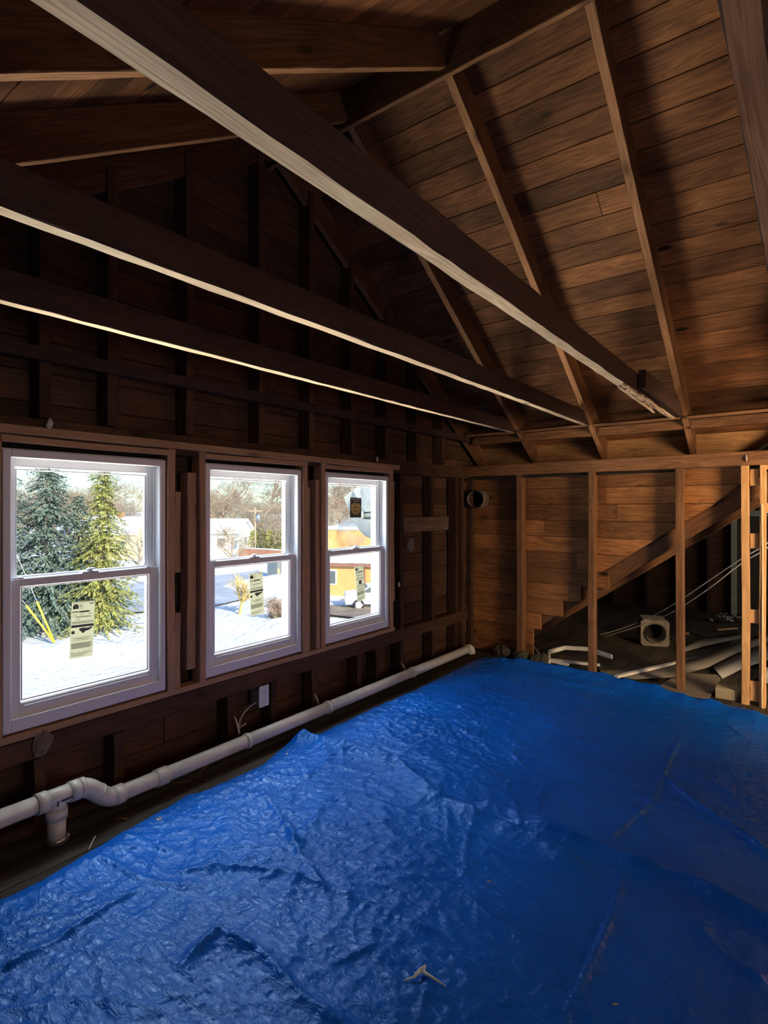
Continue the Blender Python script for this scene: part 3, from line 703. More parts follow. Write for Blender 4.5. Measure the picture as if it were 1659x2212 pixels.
polyridge([(390,2100),(470,2020),(560,2065),(650,2160),(760,2240)], .014, .022)
polyridge([(430,1930),(300,1900),(200,1850)], .006, .015)
polyridge([(620,1780),(650,1860),(700,1925)], .010, .018)
polyridge([(560,1710),(600,1760),(640,1830)], .008, .018)
polyridge([(1060,1430),(1150,1443),(1300,1468),(1460,1512),(1659,1566),(1800,1610)], .034, .085, .0)
polyridge([(1080,1424),(1200,1440),(1330,1462),(1480,1500),(1659,1548)], .012, .02, .0)
polyridge([(1080,1435),(1180,1470),(1330,1500)], .012, .03)
polyridge([(1500,2000),(1580,2080),(1659,2130)], .012, .03)
# short sharp creases of the crumpled sheet
rgc = random.Random(404)
for q_ in range(230):
    cx_, cy_ = rgc.uniform(.2, 2.9), rgc.uniform(-.2, 4.5)
    if cx_ > 1.6 and rgc.random() < .45: continue
    an_ = rgc.choice((.4, .55, 1.9, 2.3, .1)) + rgc.gauss(0, .35); L_ = rgc.uniform(.10, .42); hh_ = rgc.uniform(.004, .011); ww_ = rgc.uniform(.007, .014)
    i0, i1 = np.searchsorted(gx, [cx_-.3, cx_+.3]); j0, j1 = np.searchsorted(gy, [cy_-.3, cy_+.3])
    U = Xc[i0:i1, j0:j1]-cx_; V = Yc[i0:i1, j0:j1]-cy_; a1 = U*math.cos(an_)+V*math.sin(an_); b1c = -U*math.sin(an_)+V*math.cos(an_) + rgc.uniform(-.6,.6)*(U**2+V**2)
    en_ = np.clip(1-np.abs(a1)/(L_*.6), 0, 1)**.7
    Hh[i0:i1, j0:j1] += hh_*en_*np.exp(-np.abs(b1c)/ww_)
# factory fold creases
for c_ in (.78, 1.52, 2.25, 3.0): Hh = Hh + .0035*np.exp(-np.abs(Xc - c_ - .02*perlin(Yc*1.2, Yc*0+c_, 5))/.010)
for c_ in (.55, 1.4, 2.25, 3.1, 3.9): Hh = Hh - .003*np.exp(-np.abs(Yc - c_ - .03*Xc)/.010)
em = np.clip(np.minimum(Xc-XL, YF-Yc)/.05, 0, 1)
Hh = .004 + np.clip(Hh, 0, None)*(.35+.65*em)
# turned-up corner by the pipe
pc = atZ(645, 1592, .02); Hh = Hh + .035*np.exp(-(((Xc-pc.x-.03)/.05)**2 + ((Yc-pc.y)/.05)**2))
idx = -np.ones(Xc.shape, int); idx[inside] = np.arange(inside.sum())
q = inside[:-1,:-1] & inside[1:,:-1] & inside[1:,1:] & inside[:-1,1:]
I, J = np.nonzero(q); faces = np.stack([idx[I,J], idx[I+1,J], idx[I+1,J+1], idx[I,J+1]], 1)
vs = np.stack([Xc[inside], Yc[inside], Hh[inside]], 1)
me = bpy.data.meshes.new('tarp'); me.vertices.add(len(vs)); me.vertices.foreach_set('co', vs.astype('f').ravel())
me.loops.add(faces.size); me.loops.foreach_set('vertex_index', faces.astype('i').ravel()); me.polygons.add(len(faces)); me.polygons.foreach_set('loop_start', np.arange(0, faces.size, 4, dtype='i')); me.polygons.foreach_set('loop_total', np.full(len(faces), 4, 'i'))
me.polygons.foreach_set('use_smooth', np.ones(len(faces), bool)); me.update(calc_edges=True)
M_tarp, n, l, p = newmat('blue_tarp'); p.inputs['Roughness'].default_value = .25; p.inputs['Specular IOR Level'].default_value = .7; p.inputs['Specular Tint'].default_value = (.28, .58, 1.0, 1)
tc = n.new('ShaderNodeTexCoord'); a = n.new('ShaderNodeTexNoise'); a.inputs['Scale'].default_value = 2.2; a.inputs['Detail'].default_value = 5; l.new(tc.outputs['Object'], a.inputs[0])
cr = n.new('ShaderNodeValToRGB'); cr.color_ramp.elements[0].position = .3; cr.color_ramp.elements[1].position = .72
cr.color_ramp.elements[0].color = (.002,.105,.56,1); cr.color_ramp.elements[1].color = (.004,.15,.74,1); l.new(a.outputs[0], cr.inputs[0]); l.new(cr.outputs[0], p.inputs['Base Color'])
b1_ = n.new('ShaderNodeTexNoise'); b1_.inputs['Scale'].default_value = 1.0; b1_.inputs['Detail'].default_value = 7; b1_.inputs['Distortion'].default_value = .8
mp_ = n.new('ShaderNodeMapping'); mp_.inputs['Scale'].default_value = (22, 58, 30); mp_.inputs['Rotation'].default_value = (0, 0, .45); l.new(tc.outputs['Object'], mp_.inputs[0]); l.new(mp_.outputs[0], b1_.inputs[0])
b2_ = n.new('ShaderNodeTexVoronoi'); b2_.feature = 'DISTANCE_TO_EDGE'; b2_.inputs['Scale'].default_value = 34; l.new(tc.outputs['Object'], b2_.inputs['Vector'])
rb = n.new('ShaderNodeMath'); rb.operation = 'SUBTRACT'; l.new(b1_.outputs[0], rb.inputs[0]); rb.inputs[1].default_value = .5
ra = n.new('ShaderNodeMath'); ra.operation = 'ABSOLUTE'; l.new(rb.outputs[0], ra.inputs[0])
mm = n.new('ShaderNodeMath'); mm.operation = 'MULTIPLY_ADD'; l.new(b2_.outputs['Distance'], mm.inputs[0]); mm.inputs[1].default_value = .22; l.new(ra.outputs[0], mm.inputs[2])
bp = n.new('ShaderNodeBump'); bp.inputs['Strength'].default_value = .8; bp.inputs['Distance'].default_value = .010; l.new(mm.outputs[0], bp.inputs['Height']); l.new(bp.outputs[0], p.inputs['Normal'])
me.materials.append(M_tarp); tarp = bpy.data.objects.new('tarp', me); place(tarp); tag(tarp, 'large crumpled blue plastic tarp covering the floor', 'tarp')
for (px, py) in ((340,1765),(619,1625),(820,1526),(970,1458)):
    P = atZ(px, py, .016); mb = MB(); mb.lathe([(.006,.0),(.0065,.003),(.010,.0035),(.013,.001),(.013,0)], (P.x+.012, P.y, .012), 18); mb.build('grommet', M_steel, tarp)
# white scrap on the tarp
P = atZ(925, 2112, .02); pts = [atZ(px, py, .026 + .004*((i*7) % 3)) for i, (px, py) in enumerate([(873,2118),(895,2110),(908,2095),(918,2088),(915,2100),(935,2112),(950,2122),(962,2129)])]
mb = MB(); mb.tube(pts, [.002,.004,.005,.007,.006,.004,.003,.001], 6); mb.tube([pts[3], atZ(905,2103,.03), atZ(893,2100,.026)], [.005,.004,.001], 5)
mb.build('torn_plastic_strip', M_white, label='small torn white plastic strip lying on the near tarp', cat='scrap')
for (px, py, t) in ((1052,1904,'left one'), (1322,2169,'lowest one')):
    P = atZ(px, py, .02); MB().tube([P, P+Vector((.007,.003,.002)), P+Vector((.013,.008,.0))], [.001,.0025,.001], 6).build('wood_chip', M_bright, label='tiny tan wood chip on the tarp, ' + t + ' of two', cat='scrap')

# ------------------------------------------------------------------ outlet box with cable
oc = atX(572, 1504, .02)
ob = empty('outlet_box', (0, oc.y, oc.z-.06), 'white duplex outlet on a steel box low on the window wall', 'outlet')
MB().box((-.06, oc.y-.035, oc.z-.048), (.010, oc.y+.02, oc.z+.048), 0, None, .002).build('metal_box', M_steel, ob)
op = MB().box((.010, oc.y-.036, oc.z-.060), (.016, oc.y+.036, oc.z+.060), 0, None, .002).build('cover_plate', M_outlet, ob)
for zz in (-.024, .022): 
    mb = MB(); mb.box((.016, oc.y-.016, oc.z+zz-.014), (.018, oc.y+.016, oc.z+zz+.014), 0, None, .002)
    mb.box((.0179, oc.y-.008, oc.z+zz-.002), (.0185, oc.y-.006, oc.z+zz+.008), 1); mb.box((.0179, oc.y+.005, oc.z+zz-.002), (.0185, oc.y+.007, oc.z+zz+.008), 1); mb.box((.0179, oc.y-.002, oc.z+zz-.010), (.0185, oc.y+.002, oc.z+zz-.006), 1)
    mb.build('receptacle', [M_outlet, M_dark], op)
cb = [atX(552,1518,-.02), atX(540,1526,-.03), atX(526,1540,-.04), atX(518,1556,-.04), atX(517,1572,-.03), atX(532,1563,-.02)]
MB().tube(cb, .0045, 8).build('cable', M_wire, ob)
for i, (q0, q1, t) in enumerate((((507,1548),(517,1586),'beside the outlet cable'), ((679,1499),(688,1520),'right of the outlet'), ((866,1430),(876,1448),'right of the third window'))):
    a_, b_ = atX(*q0, .03), atX(*q1, .06); b_.z = max(b_.z, .05)
    MB().tube([a_, (a_+b_)/2 + Vector((0,.004,0)), b_], [.003,.006,.006], 8).build('cable_stub', plain('ivory_cable', (.62,.60,.48), .5) if i == 0 else bpy.data.materials['ivory_cable'], label='short ivory cable stub poking up behind the pipe ' + t, cat='cable', group='cable stubs behind the pipe')
P0 = atZ(192, 1838, .0); MB().tube([P0+Vector((0,0,.003)), atZ(196,1826,.006), atZ(206,1806,.012)], .0022, 6).build('wire_scrap', M_wire, label='thin curved white wire scrap on the bare floor by the tarp', cat='wire')

for i, (px, py, a_, L_) in enumerate(((470,1640,.3,.12),(505,1622,1.2,.07),(440,1662,2.0,.10),(530,1612,.1,.14),(395,1690,.8,.09),(560,1600,2.4,.06),(262,1770,.5,.05),(600,1585,1.4,.08),(420,1680,.2,.16))):
    P = atZ(px, py, .004); d_ = Vector((math.cos(a_), math.sin(a_), 0))*L_/2
    timber('wood_splinter', P-d_+Vector((0,0,.002)), P+d_+Vector((0,0,.003)), .007, .004, M_kstud, label='small wood splinter on the bare floor between the white pipe and the tarp', cat='splinter', group='wood splinters beside the pipe', ch=.0008, jit=.001)
# ------------------------------------------------------------------ gable corner clutter
pa, pb = atX(868, 1115, .0), atX(958, 1112, .0)
mb = MB(); mb.box((.0, pa.y, pa.z-.125), (.022, pb.y+.05, pa.z-.01), 0, None, .003)
pk = mb.build('wall_plank', wood('bare_plank', (.10,.06,.045), (.22,.14,.11), 'Y'), label='short horizontal plank with bolts nailed across the studs in the corner', cat='board')
for dy, dz in ((.03,-.03),(.08,-.03),(.03,-.09),(.08,-.09)):
    MB().lathe([(.011,0),(.011,.006),(.0,.006)], (.022, pb.y-.02+dy-.03, pa.z+dz), 8, 0, 'X', False).build('bolt', M_rust, pk)
P = atX(886, 1177, .0); mb = MB(); mb.prism([(.002, P.y+math.cos(a)*.042, P.z+math.sin(a)*.055) for a in np.linspace(0, 2*math.pi, 14)[:-1]], (.006,0,0)); mb.build('cover_disc', M_card, label='grey rounded cardboard patch hanging right of the third window', cat='patch')
for i, (px, py, X, s, t) in enumerate(((92,1606,.005,.05,'on the short stud under the first window'), (107,915,.03,.022,'on the top plate above the first window'), (815,992,.03,.018,'above the third window header'), (862,1262,.01,.020,'clinging right of the third window'), (1612,990,None,.02,'on the knee wall plate over the orange doorway stud'))):
    P = atX(px, py, X) if X is not None else atY(px, py, YW(2.2)-.01)
    mb = MB(); rg = random.Random(i); n_ = 9
    prof = []
    for a_ in range(6):
        th_ = math.pi*a_/5; prof.append((max(.0005, s*math.sin(th_)), -s*math.cos(th_)))
    mb.lathe(prof, P, n_, 0, 'Z', False)
    mb.v = [P + Vector(((v-P).x*.3*rg.uniform(.5,1.4), (v-P).y*rg.uniform(.25,1.0), (v-P).z*rg.uniform(.7,1.3))) for v in mb.v]
    mb.build('plaster_lump', M_lump if i == 0 else M_plaster, label='whitish plaster lump stuck ' + t, cat='plaster', group='plaster remnants')

# round duct stub through the knee wall
P = atY(1034, 1078, YW(.15)+.03); mb = MB(); n_ = 28; r0 = .080
ax = Vector((.12,-1,-.03)).normalized()
q0 = P + ax*(-.07); q1 = P + ax*.09
mb.tube([q0, q1], r0, n_, 0, False); mb.tube([q1, q0], r0-.006, n_, 0, False); mb.tube([q1, q1+ax*.002], r0+.002, n_, 0, False)
mb.tube([q1-ax*.012, q1-ax*.004], r0+.003, n_, 1, False)
mb.tube([q0+ax*.01, q0+ax*.012], r0-.004, n_, 2, True)
mb.build('duct_stub', [M_rust, plain('duct_rim', (.55,.50,.43), .6, noise=.3), M_black], label='round metal duct stub poking through the corner of the knee wall', cat='duct')

# rubble at the corner floor
for i in range(9):
    rg = random.Random(100+i); P = Vector((.22+rg.random()*.5, 0, 0)); P.y = YW(P.x)+.0+rg.random()*.07; s = rg.uniform(.03,.06)
    mb = MB(); prof = [(max(.0005, s*math.sin(math.pi*a_/5)), -s*math.cos(math.pi*a_/5)) for a_ in range(6)]
    c = Vector((P.x, P.y, s*.7)); mb.lathe(prof, c, 8, 0, 'Z', False); mb.v = [c + Vector(((v-c).x*rg.uniform(.8,1.5), (v-c).y*rg.uniform(.6,1.1), max(-s*.7,(v-c).z*rg.uniform(.6,1.0)))) for v in mb.v]
    mb.build('rubble_chunk', M_rubble, label='dusty chunk of rubble on the floor in the dark corner behind the pipe end', cat='rubble', group='rubble chunks in the corner')

# ------------------------------------------------------------------ side attic contents
P = atZ(1415, 1396, .0); bx = empty('flue_block', (P.x, P.y, 0), 'square concrete flue block with round hole on the side attic floor', 'block')
n_ = 32; s = .125; h_ = .25
mb = MB(); ring_o = []; ring_i = []; D = .26
rz = Matrix.Rotation(.35, 4, 'Z')
for k in range(n_):
    a_ = 2*math.pi*k/n_ + math.pi/n_; c_, s_ = math.cos(a_), math.sin(a_); m_ = max(abs(c_), abs(s_)); ring_o.append((c_/m_*s, s_/m_*s)); ring_i.append((c_*.088, s_*.088))
def bp_(x, y, z): return Vector((P.x, P.y, 0)) + rz @ Vector((x, y, z))
for yy, io in ((0, 0), (D, 1)):
    vs = [bp_(x, yy, z+s) for x, z in ring_o] + [bp_(x, yy, z+s) for x, z in ring_i]
    mb.add(vs, [((k, (k+1) % n_, n_+(k+1) % n_, n_+k) if not io else (n_+k, n_+(k+1) % n_, (k+1) % n_, k)) for k in range(n_)])
for rr, fl in ((ring_o, 0), (ring_i, 1)):
    vs = [bp_(x, 0, z+s) for x, z in rr] + [bp_(x, D, z+s) for x, z in rr]; fs = [(k, n_+k, n_+(k+1) % n_, (k+1) % n_) for k in range(n_)]
    mb.add(vs, fs if not fl else [f[::-1] for f in fs])
mb.build('block_body', M_conc, bx)
MB().tube([bp_(0, -.015, s), bp_(0, .0, s)], .098, 28, 0, False).tube([bp_(0, .0, s), bp_(0, -.015, s)], .089, 28, 0, False).build('collar', M_conc, bx)
MB().tube([bp_(0, .18, s), bp_(0, .19, s)], .0885, 24).build('flue_dark_disc', M_black, bx)  # black disc added for the shade inside the round hole

def strip(pts, wd, th, name, mat, lab, cat, group=None, z=.02):
    P_ = [atZ(px, py, zz) for px, py, zz in pts]; mb = MB(); 
    for i in range(len(P_)-1):
        d = (P_[i+1]-P_[i]); x_ = d.normalized(); y_ = Zv.cross(x_).normalized(); z_ = x_.cross(y_)
        M = Matrix.Translation(P_[i]) @ Matrix((x_, y_, z_)).transposed().to_4x4(); mb.box((0, -wd/2, -th/2), (d.length, wd/2, th/2), 0, M, .002)
    return mb.build(name, mat, label=lab, cat=cat, group=group)
strip([(1160,1422,.02),(1228,1436,.02)], .03, .018, 'trim_piece', M_white, 'short white trim piece lying left of the octagonal frame', 'trim board')
oct_ = [(1187,1430,.03),(1186,1408,.05),(1220,1399,.06),(1270,1402,.06),(1322,1419,.05)]
strip(oct_, .02, .035, 'octagonal_frame', M_white, 'broken white octagonal window frame leaning on the side attic floor', 'frame')
strip([(1190,1425,.02),(1230,1430,.02),(1296,1437,.02)], .03, .02, 'trim_piece', M_white, 'white trim piece forming the near side of the octagonal frame', 'trim board')
strip([(1330,1462,.03),(1420,1441,.04),(1595,1402,.05)], .035, .018, 'long_trim_strip', M_white, 'long white trim strip lying behind the knee wall studs', 'trim board')
strip([(1146,1387,.08),(1182,1436,.02)], .02, .012, 'wood_stick', M_card, 'grey stick leaning near the leftmost knee wall stud', 'stick')
strip([(1548,1361,.02),(1592,1357,.03)], .03, .015, 'wood_stick', M_new, 'pale stick on the side attic floor left of the orange stud', 'stick')
strip([(1488,1362,.02),(1540,1379,.02)], .02, .012, 'wood_stick', M_card, 'thin grey stick lying right of the flue block', 'stick')
strip([(1478,1368,.08),(1489,1369,.08)], .03, .02, 'wood_block', M_bright, 'small bright wood block beside the third knee wall stud', 'block')
def sheet(outline, zs, name, mat, lab, cat, th=.008):
    P_ = [atZ(px, py, z_) for (px, py), z_ in zip(outline, zs)]; mb = MB(); n_ = len(P_)
    c = sum(P_, Vector())/n_
    mb.v = P_ + [p_ + Vector((0,0,-th)) for p_ in P_]
    mb.f = [list(range(n_)), list(range(2*n_-1, n_-1, -1))] + [(i, i+n_, (i+1) % n_ + n_, (i+1) % n_) for i in range(n_)]
    mb.m = [0]*len(mb.f); mb.sm = [False]*len(mb.f)
    return mb.build(name, mat, label=lab, cat=cat)
def ribbon(lower, upper, name, mat, lab, cat, th=.006):
    mb = MB(); n_ = len(lower); A_ = [atZ(*q) for q in lower]; B_ = [atZ(*q) for q in upper]
    vs = A_ + B_ + [p_-Vector((0,0,th)) for p_ in A_] + [p_-Vector((0,0,th)) for p_ in B_]
    fs = []
    for i in range(n_-1): fs += [(i, i+1, n_+i+1, n_+i), (2*n_+i+1, 2*n_+i, 3*n_+i, 3*n_+i+1), (i+1, i, 2*n_+i, 2*n_+i+1), (n_+i, n_+i+1, 3*n_+i+1, 3*n_+i)]
    mb.add(vs, fs, 0, True); return mb.build(name, mat, label=lab, cat=cat)
ribbon([(1300,1455,.015),(1370,1466,.02),(1450,1462,.03),(1530,1440,.05),(1590,1410,.09),(1659,1385,.12)], [(1290,1438,.015),(1380,1440,.02),(1450,1432,.04),(1530,1412,.08),(1590,1390,.12),(1659,1360,.16)], 'curled_sheet', M_card, 'long curled grey sheet sweeping right behind the knee wall studs', 'sheet')
ribbon([(1470,1410,.03),(1520,1395,.05),(1600,1378,.07)], [(1480,1395,.04),(1520,1376,.08),(1600,1366,.09)], 'curled_sheet', M_card, 'smaller curled grey sheet, the upper one behind the long trim', 'sheet')
ribbon([(1560,1465,.02),(1610,1440,.06),(1659,1425,.09),(1720,1410,.1)], [(1540,1440,.03),(1600,1412,.08),(1659,1396,.12),(1720,1385,.13)], 'curled_sheet', plain('light_grey_sheet', (.27,.27,.27), .7), 'pale grey sheet reaching the doorway behind the orange stud', 'sheet')
sheet([(1420,1484),(1470,1453),(1560,1458),(1532,1508),(1480,1500)], [.015,.015,.015,.015,.015], 'board_offcut', plain('brown_board', (.20,.165,.135), .85, noise=.15), 'flat brown board offcut on the floor right of the third stud', 'board')
P = atZ(1570, 1512, 0); MB().box((P.x-.07, P.y, 0), (P.x+.05, P.y+.14, .075), 0, None, .003).build('cardboard_box', plain('cardboard', (.33,.29,.19), .8), label='small open cardboard box just left of the orange doorway stud', cat='box')
P = atZ(1652, 1475, 0); MB().box((P.x-.03, P.y, 0), (P.x+.22, P.y+.12, .09), 0, None, .003).build('pale_block', M_white, label='pale block at the right edge beyond the doorway', cat='block')
P = atZ(1563, 1345, 0)
mb = MB(); rg = random.Random(8)
for k in range(26):
    c = P + Vector((rg.gauss(0,.06), rg.gauss(0,.05), .03+rg.random()*.05)); mb.tube([c, c+Vector((rg.gauss(0,.03),rg.gauss(0,.03),rg.gauss(0,.02))), c+Vector((rg.gauss(0,.04),rg.gauss(0,.04),rg.gauss(0,.02)))], [.008,.014,.005], 5)
mb.build('insulation_clump', plain('insulation', (.30,.29,.27), .95), label='crumpled grey insulation clump at the foot of the green casing', cat='insulation')
for nm, lab, pts in (('cable', 'upper of the two white cables sagging across the side attic', [(1180,1405,6.3),(1240,1385,6.2),(1330,1362,6.0),(1400,1335,5.8),(1460,1302,5.4),(1530,1255,5.0),(1600,1208,4.8),(1659,1172,4.7),(1760,1090,4.6)]),
                     ('cable', 'lower of the two white cables sagging across the side attic', [(1180,1412,6.3),(1250,1392,6.2),(1330,1368,5.9),(1400,1345,5.7),(1460,1318,5.4),(1530,1272,5.0),(1600,1218,4.8),(1659,1182,4.7),(1760,1100,4.6)])):
    P_ = [atY(px, py, Y) for px, py, Y in pts]
    # smooth
    Q = []
    for i in range(len(P_)-1):
        p0_, p1_, p2_, p3_ = P_[max(i-1,0)], P_[i], P_[i+1], P_[min(i+2,len(P_)-1)]
        for s_ in (0, .25, .5, .75): Q.append(.5*((2*p1_)+(p2_-p0_)*s_+(2*p0_-5*p1_+4*p2_-p3_)*s_*s_+(3*p1_-p0_-3*p2_+p3_)*s_**3))
    Q.append(P_[-1]); MB().tube(Q, .004, 6).build(nm, M_wire, label=lab, cat='cable', group='sagging cables')


# ------------------------------------------------------------------ outside
GZ = -5.0
def G(px, t, z=GZ): d = ray(px, HZ); p = CAM + d*t; return Vector((p.x, p.y, z))
def snowmat():
    m, n, l, p = newmat('snow'); p.inputs['Roughness'].default_value = .7
    tc = n.new('ShaderNodeTexCoord'); a = n.new('ShaderNodeTexNoise'); a.inputs['Scale'].default_value = .5; a.inputs['Detail'].default_value = 7; l.new(tc.outputs['Object'], a.inputs[0])
    cr = n.new('ShaderNodeValToRGB'); e = cr.color_ramp.elements; e[0].position = .35; e[0].color = (.76,.72,.66,1); e[1].position = .54; e[1].color = (.84,.85,.87,1); l.new(a.outputs[0], cr.inputs[0]); l.new(cr.outputs[0], p.inputs['Base Color'])
    b = n.new('ShaderNodeTexNoise'); b.inputs['Scale'].default_value = 3; b.inputs['Detail'].default_value = 6; l.new(tc.outputs['Object'], b.inputs[0]); bb = n.new('ShaderNodeBump'); bb.inputs['Distance'].default_value = .3; bb.inputs['Strength'].default_value = .55; l.new(b.outputs[0], bb.inputs['Height']); l.new(bb.outputs[0], p.inputs['Normal'])
    return m
M_snow = snowmat()
n1 = 180; xs = -np.geomspace(.2, 260, n1) ; ysv = np.linspace(-60, 260, 260)
xs = np.linspace(0, 1, n1)**1.8*-250 - .3
yy_ = np.sign(np.linspace(-1,1,220))*np.abs(np.linspace(-1,1,220))**1.7*220 + 14
Xs, Ys = np.meshgrid(xs, yy_, indexing='ij')
Zs = GZ + .10*perlin(Xs*.25, Ys*.25, 21) + .05*perlin(Xs*1.1, Ys*1.1, 22)
def bank(px0, t0, px1, t1, hgt, wd):
    global Zs
    a_, b_ = G(px0, t0), G(px1, t1); dx, dy = b_.x-a_.x, b_.y-a_.y; t = np.clip(((Xs-a_.x)*dx+(Ys-a_.y)*dy)/(dx*dx+dy*dy), 0, 1); d_ = np.hypot(Xs-a_.x-t*dx, Ys-a_.y-t*dy)
    Zs = Zs + hgt*np.exp(-(d_/wd)**2)*(1+.5*perlin(Xs*.9, Ys*.9, 23))
bank(60, 24, 330, 25, .55, 1.2); bank(450, 31, 640, 29, .5, 1.6); bank(560, 45, 700, 48, .9, 2.0); bank(706, 36.5, 830, 36.5, .3, .8); bank(450, 62, 620, 66, .6, 2.5)
idn = np.arange(Xs.size).reshape(Xs.shape); fc = np.stack([idn[:-1,:-1], idn[:-1,1:], idn[1:,1:], idn[1:,:-1]], -1).reshape(-1, 4)
me = bpy.data.meshes.new('snowy_ground'); me.from_pydata(np.stack([Xs.ravel(), Ys.ravel(), Zs.ravel()], 1).tolist(), [], fc.tolist()); me.polygons.foreach_set('use_smooth', [True]*len(fc)); me.materials.append(M_snow); me.update()
if me.polygons[0].normal.z < 0: me.flip_normals()
tag(place(bpy.data.objects.new('snowy_ground', me)), kind='structure')
M_slush = plain('slushy_road', (.33,.25,.18), .8, noise=.5, nscale=.9, bump=.5, bscale=2)
M_road2 = plain('shaded_packed_snow', (.50,.53,.60), .7, noise=.3, nscale=.6)  # plowed snow, its blue-grey shade put into the colour
def road(pts, name, mat, lab):
    mb = MB(); vs = []
    for (pa_, ta, pb_, tb) in pts: vs += [G(pa_, ta, GZ+.16), G(pb_, tb, GZ+.16)]
    mb.add(vs + [v-Vector((0,0,.3)) for v in vs], [(2*i, 2*i+1, 2*i+3, 2*i+2)[::-1] for i in range(len(pts)-1)]); o_ = mb.build(name, mat, label=lab, cat='road')
    if o_.data.polygons[0].normal.z < 0: o_.data.flip_normals()
road([(690,33,715,36),(760,32,770,35.5),(830,31,850,35),(900,30,950,34)], 'slushy_driveway', M_slush, 'brown slushy driveway in front of the brick building')
road([(690,27,700,30),(770,26.5,780,29),(860,26,900,28.5)], 'slushy_driveway', M_slush, 'second brown strip of slush nearer the third window')
road([(20,30,30,40),(180,32,200,42),(330,34,350,50),(470,36,480,52),(560,40,560,56)], 'snow_packed_street', M_road2, 'blue-shaded snow-packed street behind the snowbanks')

# bare trees
def bare_tree(seed, H, spread, depth, kids, r0, lean=0, first=.3):
    rg = random.Random(seed); segs = []
    def grow(p, d, L, r, lev):
        n_ = 3 if lev < 3 else 2; pts = [p]; rr = [r]
        for i in range(n_):
            d = (d + Vector((rg.gauss(0,.12), rg.gauss(0,.12), rg.gauss(.03,.08)))).normalized(); p = p + d*(L/n_); pts.append(p); rr.append(r*(1-.45*(i+1)/n_))
        segs.append((pts, rr, lev))
        if lev >= depth: return
        for k in range(kids[min(lev, len(kids)-1)]):
            t = rg.uniform(first if lev == 0 else .2, 1.0); i = min(int(t*n_), n_-1); q = pts[i].lerp(pts[i+1], t*n_-i)
            ax_ = d.orthogonal().normalized(); ax_ = Matrix.Rotation(rg.random()*6.283, 3, d) @ ax_
            nd = (d*(1-spread) + ax_*spread*rg.uniform(.7,1.2) + Vector((0,0,.15))).normalized()
            grow(q, nd, L*rg.uniform(.5,.72), rr[i]*.6, lev+1)
    grow(Vector((0,0,-.3)), Vector((lean,0,1)).normalized(), H*.5, r0, 0)
    mb = MB()
    for pts, rr, lev in segs: mb.tube(pts, [max(q_, .008) for q_ in rr], 6 if lev < 2 else 3, 0, False, lev < 2)
    return mb
M_bark = plain('pale_bark', (.42,.33,.23), .9, noise=.3)
M_bark2 = plain('red_brown_twigs', (.36,.25,.18), .9, noise=.3)
M_bark3 = plain('grey_bark', (.30,.27,.23), .9, noise=.3)
protos = []
for i in range(5):
    o_ = bare_tree(50+i, 9.5+i*.5, .62, 5, (7,5,4,4,3), .17).build('bare_tree', [M_bark, M_bark2, M_bark3][i % 3], origin=(0,0,0)); protos.append(o_)
first = [True]*5
rg = random.Random(77); k = 0
whr = {0:'the first window', 1:'the middle window', 2:'the third window'}
tree_list = []
for wi, (pa_, pb_, n_) in enumerate(((36, 335, 15), (445, 640, 13), (700, 830, 7))):
    for j in range(n_): tree_list.append((wi, pa_ + (pb_-pa_)*(j+rg.random()*.8)/n_, rg.uniform(84, 135)))
for wi, px, t in tree_list:
    pi = k % 5; pr = protos[pi]
    if first[pi]: o_ = pr; first[pi] = False
    else: o_ = pr.copy(); C.objects.link(o_)
    s = rg.uniform(.85, 1.25)*(1 + (t-84)/150); o_.matrix_basis = Matrix.Translation(G(px, t)) @ Matrix.Rotation(rg.random()*6.28, 4, 'Z') @ Matrix.Diagonal((s*1.3, s*1.3, s, 1)); W[o_] = o_.matrix_basis
    tag(o_, 'leafless tree in the distant woodland belt seen through ' + whr[wi], 'tree', 'distant woodland trees behind ' + whr[wi]); k += 1
def single_tree(seed, px, t, H, lab, mat, kids=(8,5,4,3), depth=4, r=.12, spread=.6, first_=.35, sc=1):
    o_ = bare_tree(seed, H, spread, depth, kids, r, 0, first_).build('bare_tree', mat, origin=(0,0,0), label=lab, cat='tree'); o_.matrix_basis = Matrix.Translation(G(px, t)) @ Matrix.Diagonal((sc,sc,1,1)); W[o_] = o_.matrix_basis
single_tree(1, 292, 50, 7.5, 'bare grey tree at the right side of the first window behind the spruce', M_bark3, depth=4)
single_tree(2, 495, 62, 7.0, 'wide bare tree in the upper pane of the middle window', M_bark, kids=(9,6,5,3), spread=.7)
single_tree(3, 516, 33, 3.2, 'small bare tree with yellowish trunk on the snow, middle window', plain('yellow_bark', (.60,.44,.18), .8), kids=(12,5,4), depth=3, r=.11, spread=.55, first_=.45)
single_tree(4, 598, 30.5, 2.3, 'tangled leafless shrub by the wooden post, middle window', M_bark2, kids=(14,7,5,4), depth=4, r=.05, spread=.85, first_=.1, sc=1.3)
single_tree(6, 725, 60, 9.0, 'bare tree at the left of the third window above the snowy roof', M_bark, kids=(8,6,4,4), depth=4)
single_tree(9, 628, 66, 9.0, 'pale forked tree near the right side of the middle window', M_bark, kids=(6,5,4,3), depth=4)

